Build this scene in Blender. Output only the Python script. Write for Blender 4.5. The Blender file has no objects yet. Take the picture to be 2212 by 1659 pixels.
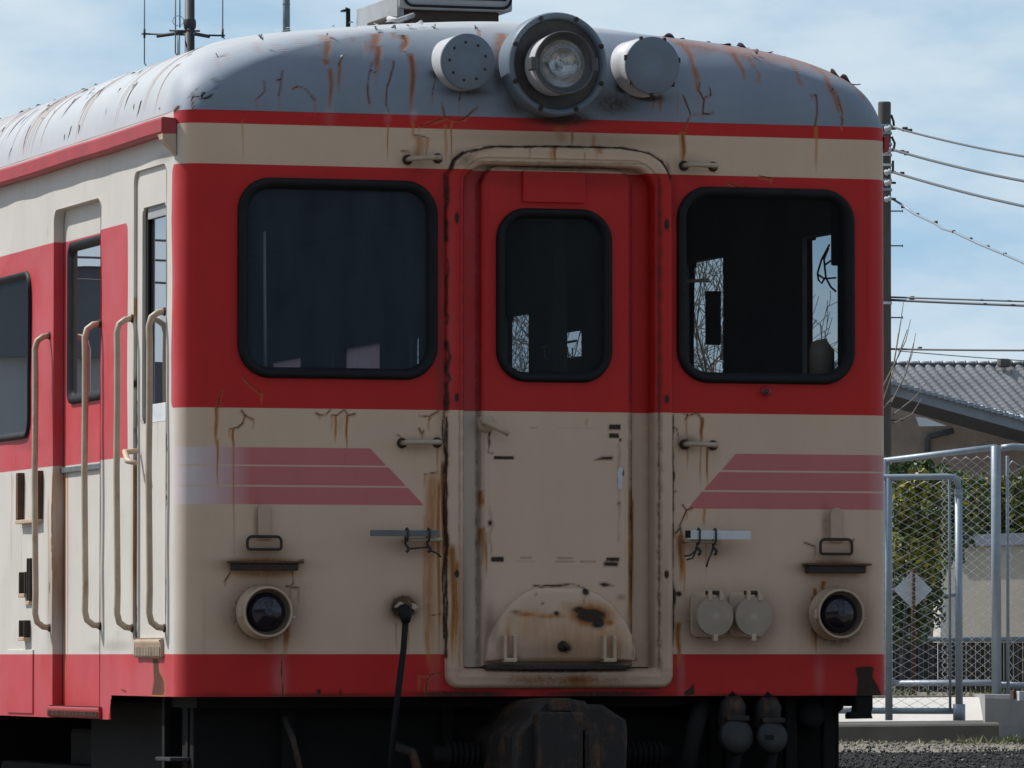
import bpy, bmesh, math, random
import numpy as np
from mathutils import Vector, Matrix
random.seed(7); rng = np.random.default_rng(5)
SC = bpy.context.scene; COL = SC.collection
PI = math.pi
# ------------------------------------------------------------------ camera (train axes: x right, y back along the car, z up from rail top)
FPX, CX, CY, YAW, VH = 13700.0, 1106.0, 829.5, math.radians(17.5), 1418.0   # measured on a 2212 x 1659 copy of the photo
TILT = math.atan((VH-CY)/FPX)
CAM = np.array([-7.2456, -22.6107, 1.15])
_R = np.array([math.cos(YAW), -math.sin(YAW), 0.0]); _H = np.array([math.sin(YAW), math.cos(YAW), 0.0]); _Z = np.array([0, 0, 1.0])
_F = _H*math.cos(TILT)+_Z*math.sin(TILT); _U = -_H*math.sin(TILT)+_Z*math.cos(TILT)
cam = bpy.data.cameras.new("camera"); co = bpy.data.objects.new("camera", cam); COL.objects.link(co); SC.camera = co
cam.sensor_width = 36.0; cam.lens = 36.0*FPX/2212.0; cam.clip_start = 0.5; cam.clip_end = 4000
co.matrix_world = Matrix(((_R[0], _U[0], -_F[0], CAM[0]), (_R[1], _U[1], -_F[1], CAM[1]), (_R[2], _U[2], -_F[2], CAM[2]), (0, 0, 0, 1)))
def ray(u, v): return _F+_R*(u-CX)/FPX-_U*(v-CY)/FPX
def F(u, v, y=0.0): r = ray(u, v); return CAM+r*((y-CAM[1])/r[1])          # where a measured point lies on the front plane
def S(u, v, x=-1.4): r = ray(u, v); return CAM+r*((x-CAM[0])/r[0])         # ... on the left side of the car
def P(u, v, d): return CAM+ray(u, v)*d                                     # ... at a distance
# ------------------------------------------------------------------ light
EL, SUN = math.radians(50), np.array([-0.62, 0.50, 0.0])
SUN = SUN/np.linalg.norm(SUN)*math.cos(EL); SUN[2] = math.sin(EL)
sl = bpy.data.lights.new("sun", 'SUN'); sl.energy = 4.2; sl.angle = math.radians(0.5); sl.color = (1.0, 0.97, 0.93)
so = bpy.data.objects.new("sun", sl); COL.objects.link(so); so.rotation_euler = Vector(-SUN).to_track_quat('-Z', 'Y').to_euler()
W = bpy.data.worlds.new("World"); SC.world = W; W.use_nodes = True
wn, wl = W.node_tree.nodes, W.node_tree.links
wn.clear()
sky = wn.new('ShaderNodeTexSky'); sky.sky_type = 'NISHITA'; sky.sun_disc = False; sky.sun_elevation = EL
sky.sun_rotation = math.atan2(SUN[0], SUN[1]); sky.air_density = 1.0; sky.dust_density = 0.6; sky.ozone_density = 1.5
bg = wn.new('ShaderNodeBackground'); bg.inputs[1].default_value = 0.075
out = wn.new('ShaderNodeOutputWorld')
tc = wn.new('ShaderNodeTexCoord')
mp = wn.new('ShaderNodeMapping'); mp.inputs['Scale'].default_value = (7, 7, 18)
nz = wn.new('ShaderNodeTexNoise'); nz.inputs['Scale'].default_value = 1.0; nz.inputs['Detail'].default_value = 7; nz.inputs['Roughness'].default_value = 0.56
rp = wn.new('ShaderNodeMapRange'); rp.interpolation_type = 'SMOOTHSTEP'
for k, val in ((1, 0.42), (2, 0.60), (3, 0.0), (4, 0.95)): rp.inputs[k].default_value = val
mx = wn.new('ShaderNodeMix'); mx.data_type = 'RGBA'; mx.inputs['B'].default_value = (7.5, 8.75, 9.7, 1)
wl.new(tc.outputs['Generated'], mp.inputs['Vector']); wl.new(mp.outputs[0], nz.inputs['Vector']); wl.new(nz.outputs[0], rp.inputs[0])
sx_ = wn.new('ShaderNodeSeparateXYZ'); wl.new(tc.outputs['Generated'], sx_.inputs[0])
hz = wn.new('ShaderNodeMapRange'); hz.interpolation_type = 'SMOOTHSTEP'
for k, val in ((1, 0.30), (2, 0.0), (3, 0.0), (4, 0.85)): hz.inputs[k].default_value = val
wl.new(sx_.outputs[2], hz.inputs[0])
m0 = wn.new('ShaderNodeMix'); m0.data_type = 'RGBA'; m0.inputs['B'].default_value = (4.0, 6.8, 9.8, 1); wl.new(hz.outputs[0], m0.inputs['Factor']); wl.new(sky.outputs[0], m0.inputs['A'])
wl.new(rp.outputs[0], mx.inputs['Factor']); wl.new(m0.outputs['Result'], mx.inputs['A']); wl.new(mx.outputs['Result'], bg.inputs[0]); wl.new(bg.outputs[0], out.inputs[0])
SC.view_settings.view_transform = 'Standard'; SC.view_settings.look = 'None'; SC.view_settings.exposure = 0.23; SC.view_settings.gamma = 1.0
# ------------------------------------------------------------------ materials
class NT:
    def __init__(s, name):
        s.m = bpy.data.materials.new(name); s.m.use_nodes = True; s.t = s.m.node_tree; s.n = s.t.nodes; s.l = s.t.links
        s.n.clear(); s.o = s.n.new('ShaderNodeOutputMaterial'); s.tcn = None
    def put(s, sock, v):
        if isinstance(v, bpy.types.NodeSocket): s.l.new(v, sock)
        elif hasattr(sock, 'default_value'):
            if sock.type == 'RGBA' and not hasattr(v, '__len__'): v = (v, v, v, 1)
            elif sock.type == 'RGBA' and len(v) == 3: v = tuple(v)+(1,)
            sock.default_value = v
    def tex(s, out='Object'):
        if s.tcn is None: s.tcn = s.n.new('ShaderNodeTexCoord')
        return s.tcn.outputs[out]
    def mapped(s, scale, out='Object', rot=(0, 0, 0)):
        m = s.n.new('ShaderNodeMapping'); m.inputs['Scale'].default_value = scale; m.inputs['Rotation'].default_value = rot; s.put(m.inputs['Vector'], s.tex(out)); return m.outputs[0]
    def noise(s, scale, detail=4, rough=0.55, vec=None, out='Fac', dist=0.0):
        n = s.n.new('ShaderNodeTexNoise'); n.inputs['Scale'].default_value = scale; n.inputs['Detail'].default_value = detail; n.inputs['Roughness'].default_value = rough; n.inputs['Distortion'].default_value = dist
        s.put(n.inputs['Vector'], vec if vec is not None else s.tex()); return n.outputs[out]
    def math(s, op, a, b=0.0, c=0.0, clamp=False):
        n = s.n.new('ShaderNodeMath'); n.operation = op; n.use_clamp = clamp
        for k, v in enumerate((a, b, c)): s.put(n.inputs[k], v)
        return n.outputs[0]
    def rng(s, v, a, b, c=0.0, d=1.0, smooth=False):
        n = s.n.new('ShaderNodeMapRange'); n.interpolation_type = 'SMOOTHSTEP' if smooth else 'LINEAR'
        for k, x in enumerate((v, a, b, c, d)): s.put(n.inputs[k], x)
        return n.outputs[0]
    def mix(s, f, a, b, mode='MIX'):
        n = s.n.new('ShaderNodeMix'); n.data_type = 'RGBA'; n.blend_type = mode
        s.put(n.inputs['Factor'], f); s.put(n.inputs['A'], a); s.put(n.inputs['B'], b); return n.outputs['Result']
    def attr(s, name):
        n = s.n.new('ShaderNodeAttribute'); n.attribute_name = name; return n.outputs['Fac']
    def bump(s, h, strength=0.2, dist=0.01):
        n = s.n.new('ShaderNodeBump'); n.inputs['Strength'].default_value = strength; n.inputs['Distance'].default_value = dist; s.put(n.inputs['Height'], h); return n.outputs[0]
    def done(s, color, rough=0.5, metal=0.0, spec=0.5, normal=None, **kw):
        b = s.n.new('ShaderNodeBsdfPrincipled'); s.put(b.inputs['Base Color'], color); s.put(b.inputs['Roughness'], rough); s.put(b.inputs['Metallic'], metal); s.put(b.inputs['Specular IOR Level'], spec)
        if normal is not None: s.put(b.inputs['Normal'], normal)
        for k, v in kw.items(): s.put(b.inputs[k], v)
        s.l.new(b.outputs[0], s.o.inputs[0]); return s.m
RUST_A, RUST_B, DARKC = (0.40, 0.165, 0.042), (0.115, 0.040, 0.016), (0.022, 0.018, 0.016)
CREAM, RED, PINK = (0.61, 0.445, 0.325), (0.52, 0.016, 0.0135), (0.51, 0.155, 0.15)
def weather(t, col, RUST_A=RUST_A, RUST_B=RUST_B):
    st = t.noise(1.0, 5, 0.6, t.mapped((26, 26, 1.3)))
    bl_ = t.noise(3.0, 5, 0.6); sp = t.noise(420, 2, 0.6)
    col = t.mix(t.rng(st, 0.42, 0.75, 0.0, 0.07), col, t.mix(1.0, col, (0.62, 0.60, 0.58), 'MULTIPLY'))
    col = t.mix(t.rng(bl_, 0.35, 0.75, 0.0, 0.22), col, t.mix(1.0, col, (0.60, 0.58, 0.56), 'MULTIPLY'))
    col = t.mix(t.rng(sp, 0.66, 0.74, 0.0, 0.30), col, t.mix(1.0, col, (0.45, 0.42, 0.40), 'MULTIPLY'))
    r = t.attr('rust'); d = t.attr('dark'); n1 = t.noise(70, 5, 0.7); n2 = t.noise(24, 5, 0.65, t.mapped((3, 3, 0.35))); n3 = t.noise(160, 3, 0.6)
    rn = t.math('MULTIPLY', r, t.rng(n2, 0.25, 0.7, 0.55, 1.3))
    rf = t.rng(rn, 0.02, 0.62, 0.0, 0.95)
    deep = t.rng(t.math('ADD', r, t.math('MULTIPLY', n1, 0.7)), 0.95, 1.55)
    col = t.mix(rf, col, t.mix(deep, RUST_A, RUST_B))
    dn = t.math('ADD', d, t.math('MULTIPLY', t.math('SUBTRACT', n1, 0.5), t.math('MULTIPLY', d, 1.1)))
    gr = t.rng(t.math('MULTIPLY', d, t.rng(n1, 0.2, 0.8, 0.75, 1.2)), 0.0, 0.6, 0.0, 0.80)
    col = t.mix(gr, col, t.mix(1.0, col, (0.34, 0.29, 0.25), 'MULTIPLY'))
    df = t.rng(dn, 0.42, 0.85, 0.0, 1.0, True)
    col = t.mix(df, col, t.mix(t.rng(n3, 0.35, 0.7), DARKC, (0.06, 0.035, 0.022)))
    return col, t.math('ADD', t.math('MULTIPLY', rf, 0.5), df), n1
def mat_paint():
    t = NT('weathered_livery_paint')
    red = t.rng(t.attr('sd_red'), 0.0012, -0.0012); pink = t.rng(t.attr('sd_pink'), 0.0012, -0.0012)
    fd = t.attr('fade'); fn = t.noise(9, 5, 0.6)
    redc = t.mix(t.rng(t.noise(2.2, 4, 0.55), 0.3, 0.75, 0, 0.5), RED, (0.40, 0.014, 0.018))
    redc = t.mix(t.math('MULTIPLY', fd, t.rng(fn, 0.25, 0.7, 0.5, 1.1), clamp=True), redc, (0.44, 0.16, 0.17))
    bl = t.attr('lit_bleach')
    c = t.mix(red, t.mix(bl, CREAM, (0.585, 0.55, 0.505)), t.mix(t.math('MULTIPLY', bl, t.rng(t.noise(3.5, 4, 0.6), 0.3, 0.7, 0.35, 1.0)), redc, (0.50, 0.085, 0.10)))
    pk = t.mix(t.math('MULTIPLY', fd, 1.0, clamp=True), PINK, (0.62, 0.535, 0.54))
    c = t.mix(pink, c, pk)
    c, w, n1 = weather(t, c)
    b = t.bump(t.math('ADD', t.math('MULTIPLY', w, -1.0), t.math('MULTIPLY', t.noise(5, 3), 0.9)), 0.35, 0.006)
    return t.done(c, t.rng(w, 0, 1, 0.50, 0.85), spec=0.28, normal=b)
def mat_roof():
    t = NT('flaking_silver_roof_paint')
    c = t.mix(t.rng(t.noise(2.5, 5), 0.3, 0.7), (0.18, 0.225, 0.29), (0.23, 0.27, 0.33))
    c = t.mix(t.math('MULTIPLY', t.attr('lit_bleach'), 0.85), c, (0.50, 0.52, 0.53))  # paler sunlit tone mixed into the roof colour, with chalking
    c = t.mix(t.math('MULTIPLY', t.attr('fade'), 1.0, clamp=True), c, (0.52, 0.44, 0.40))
    c, w, n1 = weather(t, c, (0.30, 0.145, 0.095), (0.13, 0.055, 0.032))
    b = t.bump(t.math('ADD', t.math('MULTIPLY', w, -1.0), t.math('MULTIPLY', t.noise(6, 4), 0.8)), 0.4, 0.008)
    return t.done(c, t.rng(w, 0, 1, 0.56, 0.9), spec=0.3, normal=b)
def mat_plain(name, c, c2=None, rough=0.55, metal=0.0, sc=12.0, rust=0.0, bump=0.15, spec=0.5, streaky=False, rs=(0.5, 0.72)):
    t = NT(name); c2 = c2 or tuple(x*0.72 for x in c)
    vec = t.mapped((6, 6, 0.7)) if streaky else None
    col = t.mix(t.rng(t.noise(sc, 5, 0.6, vec), 0.32, 0.7), c, c2)
    if rust: 
        rn = t.rng(t.noise(sc*1.7, 6, 0.7, t.mapped((1, 1, 0.45))), rs[0], rs[1], 0, rust)
        col = t.mix(rn, col, t.mix(t.noise(60, 4), RUST_A, RUST_B))
    return t.done(col, rough, metal, spec, t.bump(t.noise(sc*5, 4), bump, 0.006))
def mat_glass(name, tint=(0.72, 0.76, 0.78), dust=0.0, base=0.04, gl=0.0, dcol=(0.16, 0.17, 0.18)):
    t = NT(name)
    lw = t.n.new('ShaderNodeLayerWeight'); lw.inputs['Blend'].default_value = 0.5
    f = t.math('ADD', t.math('MULTIPLY', t.math('POWER', lw.outputs['Facing'], 4.0), 0.96), base, clamp=True)
    tr = t.n.new('ShaderNodeBsdfTransparent'); t.put(tr.inputs[0], tint); g = t.n.new('ShaderNodeBsdfGlossy'); g.inputs['Roughness'].default_value = gl; t.put(g.inputs['Color'], (0.92, 0.95, 1.0))
    t.put(g.inputs['Normal'], t.bump(t.noise(1.1, 2), 0.012, 0.02))
    m = t.n.new('ShaderNodeMixShader'); t.put(m.inputs[0], f); t.l.new(tr.outputs[0], m.inputs[1]); t.l.new(g.outputs[0], m.inputs[2]); last = m
    if dust:
        d = t.n.new('ShaderNodeBsdfDiffuse'); t.put(d.inputs[0], dcol); m2 = t.n.new('ShaderNodeMixShader')
        t.put(m2.inputs[0], t.rng(t.noise(5, 6, 0.65, t.mapped((2.5, 2.5, 0.6))), 0.3, 0.8, dust*0.6, dust)); t.l.new(m.outputs[0], m2.inputs[1]); t.l.new(d.outputs[0], m2.inputs[2]); last = m2
    t.l.new(last.outputs[0], t.o.inputs[0]); return t.m
M = {}
M['paint'] = mat_paint(); M['roof'] = mat_roof()
M['cream'] = mat_plain('chipped_cream_paint', (0.52, 0.385, 0.28), (0.40, 0.29, 0.20), 0.5, sc=9, rust=0.75, rs=(0.60, 0.74))
M['rail'] = mat_plain('rusty_cream_handrail', (0.46, 0.38, 0.29), (0.36, 0.28, 0.20), 0.5, sc=7, rust=0.85, rs=(0.56, 0.70))
M['redpart'] = mat_plain('red_ledge_paint', (0.40, 0.032, 0.04), (0.30, 0.03, 0.035), 0.5, sc=8, rust=0.3, rs=(0.66, 0.8))
M['lamp_grey'] = mat_plain('grey_lamp_paint', (0.115, 0.155, 0.20), (0.15, 0.185, 0.225), 0.5, sc=7, rust=0.8, rs=(0.66, 0.76))
M['unit'] = mat_plain('dusty_grey_unit_paint', (0.36, 0.38, 0.39), (0.27, 0.28, 0.285), 0.6, sc=6, rust=0.3, rs=(.6, .8))
M['bezel'] = mat_plain('dull_bezel_metal', (0.085, 0.088, 0.092), (0.06, 0.06, 0.062), 0.4, sc=9, rust=0.4, rs=(0.62, 0.78))
M['lamp_silver'] = mat_plain('silver_lamp_paint', (0.52, 0.53, 0.54), (0.42, 0.42, 0.43), 0.4, sc=9, rust=0.5, rs=(0.62, 0.78))
M['lamp_back'] = mat_plain('grimy_lamp_recess', (0.075, 0.075, 0.078), (0.042, 0.037, 0.034), 0.6, sc=14, rust=0.5, rs=(0.6, 0.75))
M['rubber'] = mat_plain('black_rubber', (0.007, 0.0075, 0.009), (0.012, 0.012, 0.014), 0.6, sc=20, spec=0.2)
M['glass'] = mat_glass('dusty_window_glass', dust=0.05)
M['glass_dark'] = mat_glass('smoked_windscreen_glass', (0.60, 0.63, 0.67), dust=0.30, dcol=(0.12, 0.155, 0.21))
M['glass_mid'] = mat_glass('dusty_door_glass', (0.62, 0.66, 0.68), dust=0.16, dcol=(0.12, 0.14, 0.16))
M['glass_side'] = mat_glass('reflecting_side_glass', (0.45, 0.48, 0.5), dust=0.08, base=0.30)
M['lens'] = mat_glass('clear_lens_glass', (0.85, 0.87, 0.88), dust=0.12, base=0.08)
M['capcream'] = mat_plain('dirty_cream_casting', (0.37, 0.30, 0.235), (0.28, 0.225, 0.175), 0.7, sc=9, rust=0.4, rs=(.62, .78))
M['recess'] = mat_plain('shaded_lamp_bezel_recess', (0.20, 0.155, 0.115), (0.12, 0.09, 0.065), 0.6, sc=20, rust=0.5, rs=(.5, .75))  # inner ring toned dark to paint in the shade inside the bezel
M['red_lens'] = NT('dark_tail_lens').done((0.012, 0.009, 0.016), 0.16, spec=0.5)
M['chrome'] = mat_plain('dull_reflector', (0.86, 0.86, 0.87), (0.55, 0.52, 0.48), 0.22, 0.9, sc=16)
M['under'] = mat_plain('sooty_underframe', (0.011, 0.011, 0.011), (0.008, 0.008, 0.008), 0.85, sc=8, bump=0.3, spec=0.2)
M['capdark'] = mat_plain('dull_grey_cap', (0.016, 0.0175, 0.019), (0.012, 0.013, 0.014), 0.6, sc=9)
M['under_lit'] = mat_plain('dusty_brown_steel', (0.013, 0.0115, 0.011), (0.011, 0.008, 0.007), 0.7, sc=9, rust=0.5, rs=(0.5, 0.75), bump=0.3)
M['rustmetal'] = mat_plain('rusted_steel', (0.10, 0.045, 0.022), (0.05, 0.026, 0.016), 0.8, sc=18, bump=0.6)
M['rustdark'] = mat_plain('dark_rusted_steel', (0.045, 0.028, 0.019), (0.022, 0.016, 0.013), 0.8, sc=25, bump=0.6)
M['steelgrey'] = mat_plain('grey_steel_bar', (0.13, 0.15, 0.16), (0.09, 0.10, 0.105), 0.5, sc=14, rust=0.3, rs=(0.6, 0.8))
M['whitebar'] = mat_plain('pale_glint_bar', (0.62, 0.65, 0.67), (0.5, 0.53, 0.55), 0.5, sc=14, rust=0.25, rs=(0.68, 0.8))
M['wire'] = mat_plain('black_wire', (0.018, 0.017, 0.017), (0.03, 0.025, 0.022), 0.55, sc=20)
M['inside'] = mat_plain('dim_cabin_lining', (0.070, 0.078, 0.072), (0.05, 0.055, 0.052), 0.7, sc=3)
M['inside_floor'] = mat_plain('dark_cabin_floor', (0.045, 0.04, 0.036), (0.03, 0.028, 0.026), 0.8, sc=3)
M['galv'] = mat_plain('galvanised_steel', (0.27, 0.32, 0.37), (0.22, 0.26, 0.31), 0.45, 0.25, sc=10)
M['wiremesh'] = mat_plain('galvanised_wire', (0.74, 0.76, 0.76), (0.60, 0.61, 0.61), 0.4, 0.1, sc=10)
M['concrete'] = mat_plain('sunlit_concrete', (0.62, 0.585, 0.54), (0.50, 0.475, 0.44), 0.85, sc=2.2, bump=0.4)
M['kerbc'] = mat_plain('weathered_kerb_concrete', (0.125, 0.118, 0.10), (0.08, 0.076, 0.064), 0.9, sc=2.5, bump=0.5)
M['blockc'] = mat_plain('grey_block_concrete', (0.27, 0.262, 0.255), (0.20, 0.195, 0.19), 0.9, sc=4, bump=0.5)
M['poleconc'] = mat_plain('pole_concrete', (0.085, 0.08, 0.07), (0.06, 0.056, 0.05), 0.85, sc=3, streaky=True)
M['poledark'] = mat_plain('dark_tarred_pole', (0.030, 0.035, 0.045), (0.02, 0.023, 0.03), 0.6, sc=5)
M['polegrey'] = mat_plain('blue_grey_pole', (0.16, 0.21, 0.25), (0.11, 0.15, 0.18), 0.55, sc=4)
M['cable'] = mat_plain('grey_overhead_cable', (0.08, 0.09, 0.10), (0.08, 0.09, 0.10), 0.6, sc=2)
M['tile'] = mat_plain('glazed_grey_tile', (0.34, 0.34, 0.345), (0.22, 0.22, 0.225), 0.38, sc=1.2, spec=0.6)
M['fascia'] = mat_plain('blue_grey_fascia', (0.20, 0.235, 0.28), (0.15, 0.18, 0.215), 0.6, sc=3)
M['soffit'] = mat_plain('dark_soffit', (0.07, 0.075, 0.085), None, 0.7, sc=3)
M['stucco'] = mat_plain('brown_stucco', (0.29, 0.235, 0.20), (0.22, 0.18, 0.155), 0.9, sc=6, bump=0.6)
M['plaster'] = mat_plain('beige_plaster', (0.46, 0.42, 0.35), (0.38, 0.35, 0.30), 0.9, sc=2, bump=0.3)
M['blackboard'] = mat_plain('black_stained_boards', (0.028, 0.028, 0.030), (0.018, 0.018, 0.018), 0.7, sc=5, streaky=True)
M['signwhite'] = mat_plain('dull_white_sign', (0.50, 0.55, 0.58), (0.42, 0.46, 0.49), 0.55, sc=4)
M['bark'] = mat_plain('pale_bark', (0.21, 0.175, 0.15), (0.14, 0.12, 0.10), 0.85, sc=8)
M['wall_far'] = mat_plain('pale_warehouse_wall', (0.38, 0.39, 0.40), (0.32, 0.33, 0.34), 0.8, sc=0.3, streaky=True)
M['wall_dark'] = mat_plain('slate_warehouse_cladding', (0.10, 0.12, 0.15), (0.08, 0.095, 0.12), 0.7, sc=0.3, streaky=True)
t_ = NT('faded_pink_curtain'); tl_ = t_.n.new('ShaderNodeBsdfTranslucent'); t_.put(tl_.inputs[0], t_.mix(t_.noise(3, 3, .6, t_.mapped((6, 6, .7))), (0.80, 0.54, 0.56), (0.62, 0.42, 0.44))); t_.l.new(tl_.outputs[0], t_.o.inputs[0]); M['curtain'] = t_.m
M['blocker'] = mat_plain('dark_blocker_boards', (0.055, 0.058, 0.065), (0.04, 0.042, 0.048), 0.8, sc=1.5, streaky=True)
def mat_leaf(name, a, b, c):
    t = NT(name); g = t.n.new('ShaderNodeObjectInfo')
    n = t.noise(3.2, 4, 0.6); n2 = t.noise(30, 3, 0.7)
    col = t.mix(t.rng(n, 0.38, 0.62), a, b); col = t.mix(t.rng(n2, 0.52, 0.68), col, c)
    return t.done(col, 0.5, spec=0.35)
M['leaf_dark'] = mat_leaf('dark_evergreen_leaf', (0.05, 0.085, 0.028), (0.08, 0.12, 0.04), (0.13, 0.16, 0.05))
M['leaf_yellow'] = mat_leaf('yellow_green_leaf', (0.11, 0.14, 0.035), (0.34, 0.33, 0.05), (0.26, 0.11, 0.05))
M['weed'] = mat_leaf('dry_weed', (0.10, 0.12, 0.045), (0.14, 0.14, 0.06), (0.2, 0.17, 0.09))
def mat_ground():
    t = NT('gravel_yard')
    g1 = t.noise(16, 6, 0.75); g2 = t.noise(70, 3, 0.7); g3 = t.noise(0.9, 4)
    vor = t.n.new('ShaderNodeTexVoronoi'); vor.inputs['Scale'].default_value = 38; t.put(vor.inputs['Vector'], t.tex())
    dirt = t.mix(t.rng(g1, 0.3, 0.7), (0.33, 0.29, 0.235), (0.20, 0.18, 0.15)); dirt = t.mix(t.rng(g2, 0.55, 0.7), dirt, (0.5, 0.47, 0.42))
    bal_shade = t.mix(t.rng(g2, 0.3, 0.7), (0.020, 0.019, 0.0185), (0.035, 0.033, 0.031)); bal_shade = t.mix(t.rng(vor.outputs['Distance'], 0.0, 0.5, 0.7, 0), bal_shade, (0.05, 0.047, 0.044))
    k = t.attr('ballast_shade'); kk = t.rng(t.math('ADD', k, t.math('MULTIPLY', t.math('SUBTRACT', g3, 0.5), 0.25)), 0.42, 0.58)  # dark tone covers the track bed and a painted shadow band
    return t.done(t.mix(kk, dirt, bal_shade), 0.95, spec=0.2, normal=t.bump(t.math('ADD', g2, vor.outputs['Distance']), 0.8, 0.03))
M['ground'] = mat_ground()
# ------------------------------------------------------------------ mesh helpers
class MB:
    def __init__(s): s.v = []; s.f = []; s.m = []; s.mats = []; s.sm = []
    def mi(s, mat):
        if mat not in s.mats: s.mats.append(mat)
        return s.mats.index(mat)
    def add(s, v, f, mat, smooth=False):
        o = len(s.v); s.v.extend([tuple(map(float, p)) for p in v]); k = s.mi(mat)
        for q in f: s.f.append(tuple(i+o for i in q)); s.m.append(k); s.sm.append(smooth)
        return s
    def box(s, a, b, mat, bev=0.0, rot=None, smooth=False):
        bm = bmesh.new(); bmesh.ops.create_cube(bm, size=1.0)
        a, b = np.minimum(a, b), np.maximum(a, b); c, d = (a+b)/2, b-a
        for q in bm.verts: q.co = Vector([q.co[i]*d[i] for i in range(3)])
        if bev: bmesh.ops.bevel(bm, geom=bm.edges[:], offset=min(bev, min(d)*0.45), segments=2, affect='EDGES', profile=0.6)
        if rot is not None: bmesh.ops.rotate(bm, verts=bm.verts, cent=(0, 0, 0), matrix=rot)
        bm.verts.index_update(); s.add([q.co+Vector(c) for q in bm.verts], [[q.index for q in f.verts] for f in bm.faces], mat, bev > 0 and smooth); bm.free(); return s
    def tube(s, pts, r, mat, n=8, cap=True):
        pts = [np.array(p, float) for p in pts]; R = r if hasattr(r, '__len__') else [r]*len(pts)
        V = []; t0 = pts[1]-pts[0]; t0 = t0/np.linalg.norm(t0); a = np.array([0, 0, 1.0]) if abs(t0[2]) < 0.9 else np.array([1.0, 0, 0])
        x = np.cross(a, t0); x /= np.linalg.norm(x)
        for i, p in enumerate(pts):
            t = pts[min(i+1, len(pts)-1)]-pts[max(i-1, 0)]; t = t/(np.linalg.norm(t)+1e-12)
            x = x-t*np.dot(x, t); x /= np.linalg.norm(x)+1e-12; y = np.cross(t, x)
            for k in range(n): q = 2*PI*k/n; V.append(p+R[i]*(x*math.cos(q)+y*math.sin(q)))
        Fc = [(i*n+k, i*n+(k+1) % n, (i+1)*n+(k+1) % n, (i+1)*n+k) for i in range(len(pts)-1) for k in range(n)]
        if cap: Fc += [tuple(range(n))[::-1], tuple((len(pts)-1)*n+k for k in range(n))]
        return s.add(V, Fc, mat, True)
    def lathe(s, c, axis, prof, mat, n=40, close=True):           # prof: (radius, distance along axis)
        ax = np.array(axis, float); ax /= np.linalg.norm(ax); a = np.array([0, 0, 1.0]) if abs(ax[2]) < 0.9 else np.array([1.0, 0, 0])
        x = np.cross(a, ax); x /= np.linalg.norm(x); y = np.cross(ax, x); V = []
        for r, h in prof:
            for k in range(n): q = 2*PI*k/n; V.append(np.array(c)+ax*h+r*(x*math.cos(q)+y*math.sin(q)))
        Fc = [(i*n+k, i*n+(k+1) % n, (i+1)*n+(k+1) % n, (i+1)*n+k) for i in range(len(prof)-1) for k in range(n)]
        if close: Fc += [tuple((len(prof)-1)*n+k for k in range(n))]
        return s.add(V, Fc, mat, True)
    def loft(s, loops, mat, cap=False, smooth=True, closed=True):
        n = len(loops[0]); V = [p for L in loops for p in L]; e = n if closed else n-1
        Fc = [(i*n+k, i*n+(k+1) % n, (i+1)*n+(k+1) % n, (i+1)*n+k) for i in range(len(loops)-1) for k in range(e)]
        if cap: Fc.append(tuple((len(loops)-1)*n+k for k in range(n)))
        return s.add(V, Fc, mat, smooth)
    def prism(s, poly, y0, y1, mat, inset=0.0):                    # poly in (x, z); front face at y0
        c = np.mean(np.array(poly), axis=0); sh = [tuple(np.array(p)+(c-np.array(p))/max(1e-6, np.linalg.norm(c-np.array(p)))*inset) for p in poly]
        L = [[(p[0], y1, p[1]) for p in poly], [(p[0], y0+inset, p[1]) for p in poly], [(p[0], y0, p[1]) for p in sh]]
        return s.loft(L, mat, cap=True, smooth=False)
    def build(s, name, parent=None, paint=False, skirt=True):
        me = bpy.data.meshes.new(name); off = np.array(parent_loc(parent))
        me.from_pydata([tuple(np.array(p)-off) for p in s.v], [], s.f)
        for m in s.mats: me.materials.append(m)
        me.polygons.foreach_set('material_index', s.m); me.polygons.foreach_set('use_smooth', s.sm); me.update()
        o = bpy.data.objects.new(name, me); COL.objects.link(o)
        if parent is not None: o.parent = parent
        if paint: paint_mesh(me, np.array(s.v), off, None, skirt)
        return o
LOC = {}
def parent_loc(p):
    t = np.zeros(3)
    while p is not None: t = t+np.array(p.location); p = p.parent
    return t
def thing(name, label, cat, loc=(0, 0, 0), group=None):
    o = bpy.data.objects.new(name, None); COL.objects.link(o); o.location = [float(x) for x in loc]; o.empty_display_size = 0.2
    tag(o, label, cat, group); return o
def tag(o, label, cat, group=None, kind=None):
    o['label'] = label; o['category'] = cat
    if group: o['group'] = group
    if kind: o['kind'] = kind
    return o
def rr(x0, x1, z0, z1, rt, rb, nx=1, nz=1, na=8):                 # rounded rectangle outline, fixed point count, anticlockwise seen from the front
    P_ = []
    def line(a, b, n):
        for i in range(n): P_.append((a[0]+(b[0]-a[0])*i/n, a[1]+(b[1]-a[1])*i/n))
    def arc(cx, cz, r, a0):
        for i in range(na): q = a0+PI/2*i/na; P_.append((cx+r*math.cos(q), cz+r*math.sin(q)))
    line((x0+rb, z0), (x1-rb, z0), nx); arc(x1-rb, z0+rb, rb, -PI/2); line((x1, z0+rb), (x1, z1-rt), nz); arc(x1-rt, z1-rt, rt, 0)
    line((x1-rt, z1), (x0+rt, z1), nx); arc(x0+rt, z1-rt, rt, PI/2); line((x0, z1-rt), (x0, z0+rb), nz); arc(x0+rb, z0+rb, rb, PI)
    return P_
def fr(L, y): return [(a, y, b) for a, b in L]                      # outline placed on a front-facing plane
def sd(L, x): return [(x, a, b) for a, b in L]                      # ... on a side-facing plane (a = y)
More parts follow.
